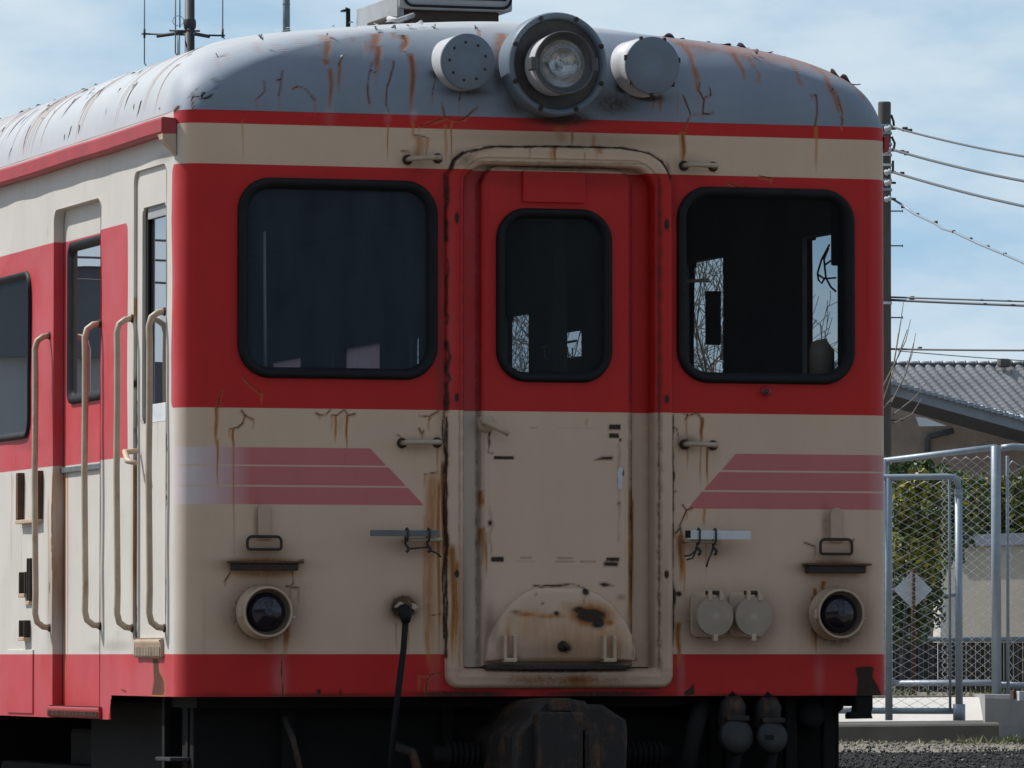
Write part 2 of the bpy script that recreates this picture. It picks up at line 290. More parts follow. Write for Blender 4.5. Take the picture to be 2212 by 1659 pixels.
def sdrr(a, b, x0, x1, z0, z1, r):                                  # signed distance to a rounded rectangle
    qx = np.abs(a-(x0+x1)/2)-(x1-x0)/2+r; qz = np.abs(b-(z0+z1)/2)-(z1-z0)/2+r
    return np.hypot(np.maximum(qx, 0), np.maximum(qz, 0))+np.minimum(np.maximum(qx, qz), 0)-r
# ------------------------------------------------------------------ the car's main sizes
HW, RC, YEND, Z0, HROOF, DEP, NSE = 1.4, 0.10, 19.6, 3.168, 0.396, 0.37, 2.1
ZFB = float(F(1150, 1504)[2]); ZSB = 0.908
ZS2 = float(F(1150, 283.5)[2]); ZRT = float(F(1150, 369.5)[2]); ZRB = float(F(1150, 888.5)[2]); ZLOW = float(F(1150, 1413)[2])
YPF = float(S(370, 600)[1]); ZST, ZSBD = 2.799, 1.907; YBAND = float(S(275, 700)[1])
def paint_sd(x, y, z):
    def rb(qa, qb, r): qa, qb = qa+r, qb+r; return np.hypot(np.maximum(qa, 0), np.maximum(qb, 0))+np.minimum(np.maximum(qa, qb), 0)-r
    red = np.maximum(np.maximum(ZS2-z, y-0.10), z-Z0-0.02)
    red = np.minimum(red, rb(np.maximum(z-ZRT, ZRB-z), y-YPF, 0.035))
    red = np.minimum(red, z-ZLOW)
    red = np.minimum(red, rb(np.maximum(z-ZST, ZSBD-z), YBAND-y, 0.035))
    pk = np.full_like(x, 9.0)
    for (a, b, c, d, e, f) in PKL: pk = np.minimum(pk, np.maximum(np.maximum(z-a, b-z), np.maximum((x-(c+(d-c)*(a-z)/(a-b)))*0.74, y-0.09)))
    for (a, b, c, d, e, f) in PKR: pk = np.minimum(pk, np.maximum(np.maximum(z-a, b-z), np.maximum(((c+(d-c)*(a-z)/(a-b))-x)*0.74, y-0.09)))
    return red, pk
def pkrow(v0, v1, u0, u1): a, b = F(u0, v0), F(u1, v1); return (a[2], b[2], a[0], b[0], 0, 0)
PKL = [pkrow(968.5, 1006.3, 800, 835.5), pkrow(1009.7, 1050.2, 840, 878), pkrow(1053.8, 1092, 882, 916)]
PKR = [pkrow(980, 1015.6, 1590, 1559), pkrow(1019.4, 1058.4, 1555, 1520), pkrow(1062.2, 1098.5, 1516, 1486)]
# ------------------------------------------------------------------ wear, plus some painted recess shade: every stain and crack is listed where it lies on the metal
_px = np.array([1.4, 1.396, 1.385, 1.36, 1.32, 1.27, 1.2, 1.1, 1.0, .9, .75, .6, .4, .2, 0.0])/1.4; _ph = np.array([0, .04, .085, .145, .19, .229, .27, .308, .333, .351, .367, .377, .384, .387, .388])/.388   # roof cross-section, eave to crown
_l = np.concatenate([[0], np.cumsum(np.hypot(np.diff(_px*1.4), np.diff(_ph*.388)))]); _tt = np.linspace(0, _l[-1], 400)
def _sm(a):
    k = np.ones(25)/25; e = np.concatenate([2*a[0]-a[24:0:-1], a, 2*a[-1]-a[-2:-26:-1]]); return np.convolve(np.convolve(e, k, 'same'), k, 'same')[24:-24]
PC, PH, PT = _sm(np.interp(_tt, _l, _px)), _sm(np.interp(_tt, _l, _ph)), np.linspace(0, PI/2, 400)
PC = PC+(1-PC[0])*np.linspace(1, 0, 400)**8; PC = np.minimum(PC, 1.0); PH = np.maximum.accumulate(PH-PH[0]*np.linspace(1, 0, 400)**8)
def ud(h): return np.interp(h, PH, PC)
def uf(h): return np.clip(1-np.clip(h, 0, 1)**NSE, 0, 1)**(1/NSE)      # front slope of the roof end
def uh(c): return np.interp(-np.asarray(c), -PC, PH)
def Dm(u, v):
    y = 0.0
    for _ in range(14):
        p = F(u, v, y); h = (p[2]-Z0)/HROOF
        y = 0.5*y+0.5*(DEP*(1-float(uf(h))) if h > 0 else 0.0)
    return F(u, v, y)
FR = {'rust': [], 'dark': [], 'fade': []}; SI = {'rust': [], 'dark': [], 'fade': []}; RS = {'rust': [], 'dark': [], 'fade': []}
PXM = 1/567.0
def streak(u, v0, v1, w, s=0.7, ch='rust', lean=0):
    a, b = Dm(u, v0), Dm(u+lean, v1); FR[ch].append(('s', a[0], a[2], b[0], b[2], w*PXM, s))
def crack_or_shade(pts, w=1.6, s=1.0, ch='dark'): FR[ch].append(('c', [(float(q[0]), float(q[2])) for q in (Dm(*p) for p in pts)], w*PXM, s))
def blot(u, v, ru, rv, s=0.5, ch='rust'): p = Dm(u, v); FR[ch].append(('b', p[0], p[2], ru*PXM, rv*PXM, s))
def rect(u0, v0, u1, v1, s=0.8, ch='dark'): a, b = F(u0, v0), F(u1, v1); FR[ch].append(('r', a[0], b[2], b[0], a[2], s))
def sstreak(u, v0, v1, w, s=0.7, ch='rust', x=-1.4): a, b = S(u, v0, x), S(u, v1, x); SI[ch].append(('s', a[1], a[2], b[1], b[2], w*PXM, s))
def sblot(u, v, ru, rv, s=0.5, ch='rust'): p = S(u, v); SI[ch].append(('b', p[1], p[2], ru/170.0, rv*PXM, s))
def scrack(pts, w=1.5, s=1.0, ch='dark'): SI[ch].append(('c', [(float(q[1]), float(q[2])) for q in (S(*p) for p in pts)], w*PXM, s))
for a in [(705, 74, 142, 8, .85), (704, 130, 142, 9, .9), (713, 148, 236, 5, 1.0), (732, 135, 200, 4, .9), (809, 72, 124, 12, .75), (815, 100, 162, 8, .95), (760, 76, 96, 3, .5), (850, 70, 88, 5, .5), (1035, 65, 92, 5, .5), (1080, 72, 160, 15, .6), (600, 90, 110, 3, .5), (500, 110, 135, 3, .4), (788, 88, 130, 3, .6), (873, 76, 116, 10, .85), (888, 118, 244, 7, 1.15), (886, 130, 180, 3, .6),
          (649, 82, 106, 3, .5), (564, 85, 122, 4, .5), (688, 96, 110, 2, .5), (616, 104, 120, 2, .4), (905, 294, 356, 13, .45), (905, 296, 350, 4, .6), (838, 268, 352, 2.2, .6), (975, 268, 356, 2.2, .7), (963, 268, 356, 4, .4), (922, 300, 350, 2, .5),
          (892, 262, 300, 4, .5), (525, 258, 352, 2, .35), (1476, 286, 352, 5.5, 1.1), (1469, 286, 350, 3, .4), (1410, 206, 242, 3, .7), (1426, 204, 244, 4, .8), (1463, 200, 258, 2, .6), (1818, 250, 280, 4, .7), (1764, 270, 378, 3.6, .5), (1764, 300, 378, 2, .45),
          (1041, 318, 352, 3, .7), (1194, 318, 352, 4, .9), (1188, 320, 352, 8, .4), (1210, 268, 312, 14, .35), (1236, 282, 316, 3, .7), (1283, 290, 350, 6, .35), (1140, 320, 350, 2, .5), (1258, 330, 352, 2, .5), (1290, 320, 335, 8, .6),
          (467, 880, 968, 4.5, .75), (470, 950, 1052, 2.5, .7), (504, 925, 975, 3, .95), (505, 970, 1212, 1.6, .65), (725, 898, 958, 3, .75), (749, 896, 972, 2.8, 1.0), (746, 970, 1004, 2, .45), (736, 900, 940, 7, .2), (931, 1026, 1444, 15, .55), (918, 1110, 1400, 5, .4), (925, 1300, 1440, 9, .6), (948, 1040, 1440, 5, .7), (945, 960, 1030, 3, .4),
          (958, 1000, 1250, 5, 1.1), (974, 1180, 1440, 8, 1.0), (981, 1250, 1430, 4, .8), (1371, 895, 1240, 3, .8), (1369, 1060, 1430, 4, .9), (1376, 1080, 1290, 2.5, .9), (1516, 902, 955, 5, 1.05), (1528, 962, 1050, 3, .9), (1513, 950, 1054, 2.4, .6), (1485, 960, 1018, 2.2, .6), (1484, 900, 960, 2, .4),
          (1471, 1155, 1262, 7, .95), (1478, 1160, 1300, 3, .5), (1466, 1345, 1440, 6, .9), (1521, 1098, 1142, 4, .5), (1525, 1150, 1250, 2, .5), (1761, 1272, 1405, 4.5, .95), (1755, 1290, 1400, 3, .7), (1763, 1345, 1416, 2.2, 1.0), (1778, 1255, 1280, 6, .9),
          (619, 1318, 1414, 6.5, .85), (614, 1340, 1414, 3, .8), (578, 1375, 1414, 17, .35), (870, 1345, 1413, 3, .45), (856, 1345, 1413, 2, .45), (882, 1345, 1413, 2.5, .5), (1047, 1140, 1220, 5, .7), (1044, 1060, 1100, 2.5, .8), (1053, 1150, 1250, 2.5, .8), (1270, 905, 925, 4, .3), (1225, 1300, 1420, 20, .3), (1090, 1330, 1420, 14, .3), (1300, 1340, 1420, 12, .4), (1150, 1320, 1400, 8, .4)]: streak(*a)
crack_or_shade([(1442, 72), (1470, 95), (1490, 115), (1500, 150), (1507, 195)], 6, .75, 'rust'); crack_or_shade([(1450, 75), (1478, 98), (1494, 122)], 8, .6, 'rust'); crack_or_shade([(1556, 84), (1585, 108), (1598, 140), (1607, 168)], 5, .7, 'rust'); crack_or_shade([(1612, 116), (1630, 145), (1638, 176)], 4, .6, 'rust')
crack_or_shade([(1700, 106), (1715, 140), (1730, 182)], 5, .55, 'rust'); crack_or_shade([(1755, 128), (1782, 152), (1800, 200), (1812, 240)], 5, .8, 'rust'); crack_or_shade([(1824, 150), (1856, 180), (1876, 210)], 4, .7, 'rust')
crack_or_shade([(1470, 92), (1600, 112), (1760, 134), (1850, 170)], 14, .42, 'rust'); blot(1640, 105, 120, 14, .45, 'rust'); blot(1790, 145, 50, 18, .4, 'rust')
for p in [[(570, 175), (572, 197), (553, 215)], [(610, 152), (607, 175), (602, 207)], [(598, 171), (608, 174)], [(633, 191), (645, 186), (660, 192), (680, 216)], [(803, 135), (797, 160), (794, 185), (798, 222)], [(800, 152), (812, 156)], [(850, 132), (835, 200), (834, 225), (840, 241)], [(954, 220), (960, 250), (975, 260), (1003, 257), (1033, 230)], [(906, 272), (940, 262), (962, 254)],
          [(1476, 207), (1491, 245), (1486, 260), (1476, 285)], [(1491, 247), (1518, 247), (1541, 244)], [(1511, 197), (1518, 212), (1536, 205), (1533, 190)], [(1521, 213), (1518, 246)], [(1763, 207), (1765, 245), (1760, 272)], [(1752, 207), (1764, 206)], [(1803, 195), (1819, 240), (1818, 272)], [(732, 140), (740, 120)], [(934, 205), (940, 175), (946, 160)], [(995, 195), (992, 218)], [(1508, 195), (1512, 178)],
          [(683, 892), (690, 896), (704, 895), (714, 885)], [(716, 897), (728, 897), (743, 885)], [(745, 886), (753, 897), (767, 894)], [(905, 897), (926, 900), (935, 895), (947, 888)], [(931, 902), (925, 908)], [(522, 887), (530, 897), (547, 906)], [(530, 897), (524, 915), (514, 923), (496, 926)], [(480, 844), (474, 862), (470, 880)], [(525, 815), (545, 835), (565, 850)],
          [(858, 938), (866, 944)], [(905, 925), (912, 938), (915, 930)], [(1476, 891), (1488, 897), (1506, 892), (1516, 903)], [(1486, 896), (1481, 906)], [(1474, 1090), (1483, 1102), (1468, 1135), (1473, 1157)], [(1483, 1102), (1495, 1098)], [(1470, 1140), (1458, 1152)], [(1452, 922), (1462, 926), (1466, 945)], [(1455, 1062), (1461, 1060)], [(917, 1024), (946, 1020)], [(486, 1255), (497, 1238), (500, 1226)], [(632, 1232), (645, 1212), (656, 1209)], [(632, 1235), (634, 1260), (626, 1266)], [(618, 1266), (644, 1270)], [(930, 1330), (952, 1326)], [(905, 1458), (930, 1458), (952, 1454)], [(930, 1458), (922, 1475), (920, 1492)], [(611, 1413), (608, 1440), (612, 1505)], [(1575, 395), (1600, 408), (1612, 404)],
          [(895, 292), (915, 294), (925, 299)], [(867, 326), (884, 327)], [(1640, 380), (1665, 385)], [(1738, 1172), (1760, 1180)], [(1835, 1172), (1845, 1165)]]: crack_or_shade(p, 1.2, .9); crack_or_shade([(a_, b_+2.2) for a_, b_ in p], 3.0, .36, 'rust'); lo_ = max(p, key=lambda q: q[1]); streak(lo_[0]+.6, lo_[1]-1, lo_[1]+14+22*((lo_[0]*7) % 1 + (int(lo_[0]) % 3)/2), 2.6, .42)
crack_or_shade([(962, v) for v in (375, 480, 520)], 3.2, .8); crack_or_shade([(963, v) for v in (560, 640, 700)], 2.2, .7); crack_or_shade([(962, v) for v in (740, 830, 885)], 3.4, .8); crack_or_shade([(962, v) for v in (900, 1010, 1240, 1420)], 1.8, .8)
crack_or_shade([(959, 890), (957, 940), (963, 985), (960, 1020)], 2.4, .8); crack_or_shade([(961, 1050), (958, 1100), (964, 1180), (957, 1240), (960, 1380)], 2.6, .85)
crack_or_shade([(1453, 900), (1452, 1000), (1454, 1040), (1452, 1240), (1455, 1330), (1453, 1395)], 2.5, .9); blot(1455, 1028, 3.5, 12, 1.1, 'dark'); blot(1456, 1290, 5, 22, 1.1, 'dark'); blot(1466, 1283, 8, 6, 1.1, 'dark')
crack_or_shade([(970, 370), (980, 345), (1000, 330), (1060, 318), (1200, 317), (1340, 320), (1400, 332), (1430, 350), (1448, 385)], 3.0, .95); blot(1212, 385, 190, 26, .4, 'dark'); blot(1000, 345, 26, 20, .5, 'dark'); blot(1442, 372, 8, 26, .6, 'dark'); crack_or_shade([(975, 365), (1010, 328), (1070, 318)], 5, .4); crack_or_shade([(1010, 353), (1060, 350), (1380, 355)], 2.0, .5)  # dark arch outline, with recess shading painted in below it
blot(953, 500, 12, 130, .30, 'dark'); blot(952, 780, 12, 120, .34, 'dark'); blot(1455, 420, 12, 60, .35, 'dark')  # soft shadow beside the flange painted in as dark bands
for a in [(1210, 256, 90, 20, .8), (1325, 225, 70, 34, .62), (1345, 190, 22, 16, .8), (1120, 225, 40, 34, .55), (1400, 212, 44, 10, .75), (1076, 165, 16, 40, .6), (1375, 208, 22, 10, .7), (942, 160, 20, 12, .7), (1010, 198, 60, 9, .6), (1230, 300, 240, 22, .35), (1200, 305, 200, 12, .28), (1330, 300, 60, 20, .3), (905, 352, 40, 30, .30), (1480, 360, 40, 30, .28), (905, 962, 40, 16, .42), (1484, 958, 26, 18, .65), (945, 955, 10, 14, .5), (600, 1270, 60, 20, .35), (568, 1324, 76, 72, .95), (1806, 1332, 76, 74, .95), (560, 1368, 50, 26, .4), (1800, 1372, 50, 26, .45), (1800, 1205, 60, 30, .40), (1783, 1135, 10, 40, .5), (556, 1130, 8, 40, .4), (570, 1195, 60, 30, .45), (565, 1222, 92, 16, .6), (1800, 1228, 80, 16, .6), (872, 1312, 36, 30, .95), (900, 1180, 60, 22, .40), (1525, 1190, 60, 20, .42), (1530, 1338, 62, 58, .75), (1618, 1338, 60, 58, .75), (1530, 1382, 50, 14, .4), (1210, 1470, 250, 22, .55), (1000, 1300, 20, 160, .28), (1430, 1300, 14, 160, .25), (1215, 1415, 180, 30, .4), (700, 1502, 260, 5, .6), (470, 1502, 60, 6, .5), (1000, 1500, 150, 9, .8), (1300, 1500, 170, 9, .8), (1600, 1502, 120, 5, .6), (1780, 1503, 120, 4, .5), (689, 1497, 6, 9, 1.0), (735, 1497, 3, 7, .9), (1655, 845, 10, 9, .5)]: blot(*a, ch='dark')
FR['dark'].append(('p', [(F(*q)[0], F(*q)[2]) for q in ((1477, 1497), (1487, 1490), (1498, 1478), (1500, 1500), (1482, 1503))], 1.2))
FR['dark'].append(('p', [(F(*q)[0], F(*q)[2]) for q in ((1848, 1443), (1882, 1440), (1888, 1446), (1884, 1462), (1896, 1480), (1910, 1504), (1850, 1506), (1853, 1470))], 1.2))
# the door: outlines and adhesive left by a removed plate
for r_ in [(1318, 917, 1344, 929), (1318, 936, 1340, 946), (1341, 946, 1346, 955), (1070, 985, 1114, 993), (1064, 1202, 1092, 1214), (1312, 1203, 1342, 1213), (1307, 1213, 1339, 1224), (1128, 1203, 1153, 1206), (1206, 1204, 1240, 1207), (1118, 1210, 1158, 1212), (1202, 1212, 1246, 1214), (1256, 1211, 1290, 1214), (1111, 917, 1290, 919), (1150, 923, 1164, 926), (1210, 925, 1286, 927)]: rect(*r_, s=.85 if r_[3]-r_[1] > 4 else .5)
FR['dark'].append(('p', [(F(*q)[0], F(*q)[2]) for q in ((1285, 994), (1305, 986), (1327, 986), (1327, 993))], .9)); FR['dark'].append(('p', [(F(*q)[0], F(*q)[2]) for q in ((1297, 1260), (1310, 1258), (1330, 1265), (1305, 1268))], .9))
crack_or_shade([(1062, 930), (1058, 975), (1068, 980)], 2, .8); crack_or_shade([(1340, 960), (1340, 1010), (1341, 1100), (1340, 1170)], 2.2, .42); blot(1348, 1022, 3, 9, 1., 'dark'); crack_or_shade([(1062, 1090), (1064, 1120), (1063, 1200)], 2, .4); blot(1062, 1130, 6, 7, .9, 'dark'); blot(1340, 1087, 4, 5, .8, 'dark')
crack_or_shade([(1362, 895), (1362, 1240), (1362, 1420)], 1.6, .6); crack_or_shade([(1370, 1060), (1368, 1110), (1371, 1180), (1368, 1240), (1374, 1300)], 2.2, .8); crack_or_shade([(1040, 890), (1041, 1300)], 1.4, .5)
blot(1010, 400, 10, 60, .35, 'dark'); blot(1212, 362, 190, 7, .55, 'dark'); blot(1210, 1448, 215, 7, .8, 'dark'); blot(1060, 1350, 14, 50, .45, 'dark'); blot(1365, 1350, 8, 70, .5, 'dark'); crack_or_shade([(1420, 380), (1420, 900), (1420, 1440)], 5, .62); crack_or_shade([(1412, 380), (1412, 900), (1412, 1440)], 7, .3); crack_or_shade([(1001, 380), (1001, 900), (1001, 1440)], 3.5, .6); crack_or_shade([(990, 380), (989, 900), (989, 1440)], 2.5, .4); crack_or_shade([(1366, 400), (1367, 900), (1367, 1440)], 2.5, .6); crack_or_shade([(1039, 400), (1039, 900), (1039, 1440)], 2.5, .6); crack_or_shade([(1040, 395), (1062, 366), (1120, 360), (1290, 360), (1345, 368), (1366, 400)], 3, .6)  # recess shade painted along the seams and under the arch, with grime
for v_ in (472, 860, 1240): blot(983, v_, 5.5, 12 if v_ < 500 else 9, 1.3, 'dark')
for v_ in (486, 863, 1241): blot(1435, v_, 5.5, 12 if v_ < 500 else 9, 1.3, 'dark')
blot(982, 1225, 5, 14, .9, 'rust'); blot(1245, 1470, 40, 14, .8); blot(1150, 1470, 60, 12, .4); blot(1300, 1475, 60, 8, .3); blot(990, 1330, 30, 120, .3)
# the hinged flap
blot(1270, 1330, 32, 14, 1.4, 'dark'); blot(1285, 1345, 16, 12, 1.2, 'dark'); blot(1245, 1318, 18, 8, 1.0, 'dark'); blot(1270, 1330, 48, 26, 1.0); blot(1130, 1328, 26, 5, .9); blot(1180, 1332, 50, 6, .6); blot(1260, 1278, 8, 9, 1.2, 'dark'); blot(1255, 1300, 3, 8, .8); blot(1215, 1400, 18, 14, .9, 'dark'); blot(1100, 1420, 40, 10, .5, 'dark'); blot(1320, 1430, 60, 8, .6, 'dark'); blot(1230, 1380, 100, 46, .36); blot(1140, 1350, 50, 40, .3); blot(1310, 1380, 40, 36, .35); blot(1196, 1325, 8, 5, 1.0, 'dark'); blot(1108, 1322, 14, 3, .8, 'dark'); blot(1072, 1395, 10, 30, .4, 'dark'); blot(1166, 1303, 3, 2.5, .9, 'dark'); blot(1152, 1283, 2.5, 2.5, .8, 'dark'); crack_or_shade([(1156, 1265), (1255, 1265)], 2.2, .9); blot(1345, 1290, 10, 6, .5, 'dark'); blot(567, 1214, 80, 8, .8); blot(1800, 1220, 66, 9, .8); blot(567, 1240, 70, 8, .5); blot(1310, 1345, 12, 8, .9); blot(1250, 1340, 14, 22, .6); blot(1090, 1372, 8, 26, .5); blot(1330, 1400, 8, 26, .5)
# faded areas
for a in [(605, 1460, 18, 60, .5), (1472, 1460, 9, 60, .5), (940, 1460, 14, 50, .3), (960, 700, 16, 260, .28), (1770, 1460, 12, 50, .4), (712, 255, 12, 30, .3), (893, 250, 8, 14, .5), (838, 255, 8, 14, .4), (840, 1040, 30, 90, -.2), (1210, 270, 60, 10, .35), (1000, 300, 50, 30, .2)]: blot(*a, ch='fade')
# left side
for a in [(24, 1024, 1236, 5, .45), (27, 1030, 1150, 3, .5), (104, 1080, 1400, 6, .5), (215, 1000, 1240, 3, .35), (289, 640, 700, 4, .6), (288, 1000, 1382, 6, .55), (215, 1180, 1400, 5, .45), (45, 1130, 1300, 3, .35), (60, 1300, 1400, 3, .4), (320, 912, 960, 3, .4), (356, 680, 760, 3, .6), (358, 1000, 1370, 3, .35), (103, 490, 520, 2, .4), (334, 905, 1000, 3, .3), (117, 1014, 1500, 12, .95), (112, 1020, 1420, 6, 1.1), (124, 1020, 1480, 6, .7), (255, 1365, 1395, 3, .5)]: sstreak(*a)
for p in [[(214, 1085), (215, 1130), (213, 1175)], [(357, 1035), (360, 1085)], [(354, 1048), (359, 1090)], [(358, 940), (360, 975)], [(290, 870), (289, 930), (291, 975)], [(288, 800), (289, 840)], [(111, 1090), (112, 1130), (109, 1180), (111, 1230)], [(105, 1260), (106, 1300)], [(289, 1310), (290, 1370)], [(216, 1010), (215, 990)], [(358, 1250), (357, 1330)], [(262, 1490), (272, 1495)]]: scrack(p, 2.6)
for p in [[(30, 955), (32, 1000), (30, 1018)], [(100, 1000), (108, 1008)]]: scrack(p, 1.6, .5)
SI['dark'].append(('p', [tuple(S(*q)[1:]) for q in ((329, 1422), (341, 1424), (343, 1450), (350, 1470), (348, 1492), (345, 1503), (327, 1502), (331, 1470))], .34)); SI['rust'].append(('p', [tuple(S(*q)[1:]) for q in ((329, 1422), (341, 1424), (343, 1450), (354, 1470), (356, 1492), (353, 1503), (327, 1502), (331, 1470))], 1.4))
for a in [(240, 560, 30, 50, .40), (100, 590, 20, 60, .5), (320, 1470, 40, 40, .45), (70, 560, 60, 30, .4), (385, 620, 14, 260, .4), (100, 760, 16, 90, .4), (215, 700, 20, 250, .35), (230, 1480, 30, 60, .4), (90, 1500, 16, 60, .4), (395, 1470, 14, 40, .3), (30, 900, 60, 100, .3)]: sblot(*a, ch='fade')
for a in [(216, 1200, 10, 220, .3), (289, 1150, 8, 260, .34), (359, 1100, 6, 260, .3), (62, 960, 40, 14, .3), (190, 1400, 30, 10, .25), (320, 905, 30, 8, .4), (70, 1130, 30, 30, .2), (250, 1395, 50, 12, .25), (110, 1300, 14, 120, .35), (355, 340, 20, 12, .3)]: sblot(*a, ch='dark')
for k in range(26): RS['fade'].append(('b', random.uniform(.3, 4.2), random.uniform(.9, 1.5), random.uniform(.03, .12), random.uniform(.15, .4), random.uniform(.3, .8)))
# roof, left slope: rust runs and open splits follow the curve (distance along the car, angle up the curve)
def RSp(u, v):
    x = -1.4
    for _ in range(30):
        p = S(u, v, x); h = min(max((p[2]-Z0)/HROOF, 0), 0.98); x = 0.6*x+0.4*(-1.4*float(ud(h)))
    h = min(max((p[2]-Z0)/HROOF, 0), 0.98); return p[1], float(np.interp(h, PH, PT))
def rsl(u, v0, v1, w, s, ch):
    a, b = RSp(u, v0), RSp(u-12 if v1-v0 > 30 else u, v1); RS[ch].append(('s', a[0], a[1], (a[0]+b[0])/2, max(b[1], 0.02), w*PXM*2, s))
for k in range(84):
    y_ = 0.30+k*0.052+random.uniform(-.03, .03); t1 = random.uniform(.6, 1.35); t0 = max(0.03, t1-random.uniform(.2, 1.0))
    RS['rust'].append(('s', y_, t1, y_+random.uniform(-.02, .02), t0, random.uniform(.007, .015), random.uniform(.7, 1.5)))
    RS['dark'].append(('s', y_+.03, min(1.45, t1+.1), y_+.03+random.uniform(-.02, .02), t0, random.uniform(.005, .009), random.uniform(.9, 1.5)))
    if k % 2: q_ = random.uniform(.05, 1.2); RS['dark'].append(('s', y_+.05, q_+.12, y_+.05+random.uniform(-.02, .02), q_, random.uniform(.010, .022), 1.3))
for a in [(306, 217, 255, 3.5, 1.3), (290, 225, 238, 3, 1.0), (155, 272, 308, 3, 1.2), (172, 270, 290, 3, 1.2), (66, 272, 335, 2.5, 1.1), (140, 290, 305, 3, 1.0), (384, 170, 200, 2.5, 1.1), (205, 190, 202, 4, 1.0), (226, 188, 206, 4, 1.2), (163, 213, 222, 4, 1.1), (345, 233, 252, 3, 1.1), (362, 232, 245, 3, 1.2), (372, 205, 225, 2.5, .9), (25, 320, 352, 2.5, .9), (385, 145, 155, 4, 1.0), (120, 237, 245, 2.5, .9), (230, 235, 248, 1.6, .7), (297, 175, 190, 2, .8), (310, 150, 158, 4, .9), (10, 275, 285, 6, 1.0), (438, 98, 106, 7, 1.2), (430, 110, 118, 4, 1.0)]: rsl(*a, 'dark')
crack_or_shade([(462, 170), (472, 178), (465, 192)], 2, .9); crack_or_shade([(428, 208), (440, 213), (452, 210), (458, 205)], 2, .9); crack_or_shade([(412, 210), (425, 196), (440, 180)], 1.8, .7); crack_or_shade([(422, 200), (420, 235)], 2.4, .8); crack_or_shade([(478, 118), (490, 120), (498, 110)], 1.6, .6); streak(479, 122, 148, 3, .4); crack_or_shade([(395, 228), (388, 240)], 3, .9)
def refine(pts, w):                                                   # a drawn line becomes a slightly ragged one
    pa = np.array(pts); o = [pa[0]]; jit = .0035 if np.hypot(*np.diff(pa, axis=0).T).sum() < .36 else .0009
    for p, q in zip(pa[:-1], pa[1:]):
        n = max(1, int(np.hypot(*(q-p))/0.025))
        for k in range(1, n+1): o.append(p+(q-p)*k/n+(rng.normal(size=2)*min(jit, w*.9) if k < n else 0))
    return np.array(o)
def evalops(ops, A, B, out):
    for op in ops:
        k = op[0]
        if k == 's':
            _, a0, b0, a1, b1, w, s = op; t = (b0-B)/max(1e-6, b0-b1); m = (t > -0.15) & (t < 1.1) & (np.abs(A-(a0+a1)/2) < 4*w+abs(a1-a0))
            i = np.nonzero(m)[0]; tt = t[i]; c = a0+(a1-a0)*tt+w*0.25*np.sin(tt*7+a0*40); ww = w*(1-0.35*np.clip(tt, 0, 1))
            q = np.exp(-np.abs((A[i]-c)/ww)**(2.2 if w > .0095 else 4))*np.clip((tt+0.03)/0.06, 0, 1)*np.clip((1.05-tt)/0.45, 0, 1)**0.8*s
        elif k == 'c':
            _, pts, w, s = op; pa = refine(pts, w); m = (A > pa[:, 0].min()-4*w) & (A < pa[:, 0].max()+4*w) & (B > pa[:, 1].min()-4*w) & (B < pa[:, 1].max()+4*w)
            i = np.nonzero(m)[0]; d = np.full(len(i), 9.0)
            for p, r_ in zip(pa[:-1], pa[1:]):
                e = r_-p; L = max(1e-9, e@e); t = np.clip(((A[i]-p[0])*e[0]+(B[i]-p[1])*e[1])/L, 0, 1); d = np.minimum(d, np.hypot(A[i]-p[0]-t*e[0], B[i]-p[1]-t*e[1])/(0.85+.28*math.sin(p[0]*310+p[1]*170)))
            q = s*np.exp(-(d/(w*1.25))**2)
        elif k == 'b':
            _, a, b, ra, rb, s = op; m = (np.abs(A-a) < 2.4*ra) & (np.abs(B-b) < 2.4*rb); i = np.nonzero(m)[0]; q = s*np.exp(-(((A[i]-a)/ra)**2+((B[i]-b)/rb)**2)**1.3)
        elif k == 'r':
            _, a0, b0, a1, b1, s = op; m = (A > a0-.01) & (A < a1+.01) & (B > b0-.01) & (B < b1+.01); i = np.nonzero(m)[0]
            d = np.maximum(np.maximum(a0-A[i], A[i]-a1), np.maximum(b0-B[i], B[i]-b1)); q = s*np.clip(0.5-d/0.004, 0, 1)
        else:
            _, pts, s = op; pa = np.array(pts); m = (A > pa[:, 0].min()-.01) & (A < pa[:, 0].max()+.01) & (B > pa[:, 1].min()-.01) & (B < pa[:, 1].max()+.01); i = np.nonzero(m)[0]; ins = np.zeros(len(i), bool); x_, z_ = A[i], B[i]
            dd = np.full(len(i), 9.0)
            for (ax, az), (bx, bz) in zip(pa, np.roll(pa, -1, 0)):
                L = (bx-ax)**2+(bz-az)**2; t = np.clip(((x_-ax)*(bx-ax)+(z_-az)*(bz-az))/L, 0, 1); dd = np.minimum(dd, np.hypot(x_-ax-t*(bx-ax), z_-az-t*(bz-az)))
                if az != bz: ins ^= ((az > z_) != (bz > z_)) & (x_ < (bx-ax)*(z_-az)/(bz-az)+ax)
            q = s*np.clip(0.5+np.where(ins, dd, -dd)/0.010, 0, 1)
        if s < 0: out[i] += q
        else: out[i] = np.maximum(out[i], q)
def setattr_f(me, name, arr):
    a = me.attributes.get(name) or me.attributes.new(name, 'FLOAT', 'POINT'); a.data.foreach_set('value', np.ascontiguousarray(arr, dtype=np.float32))
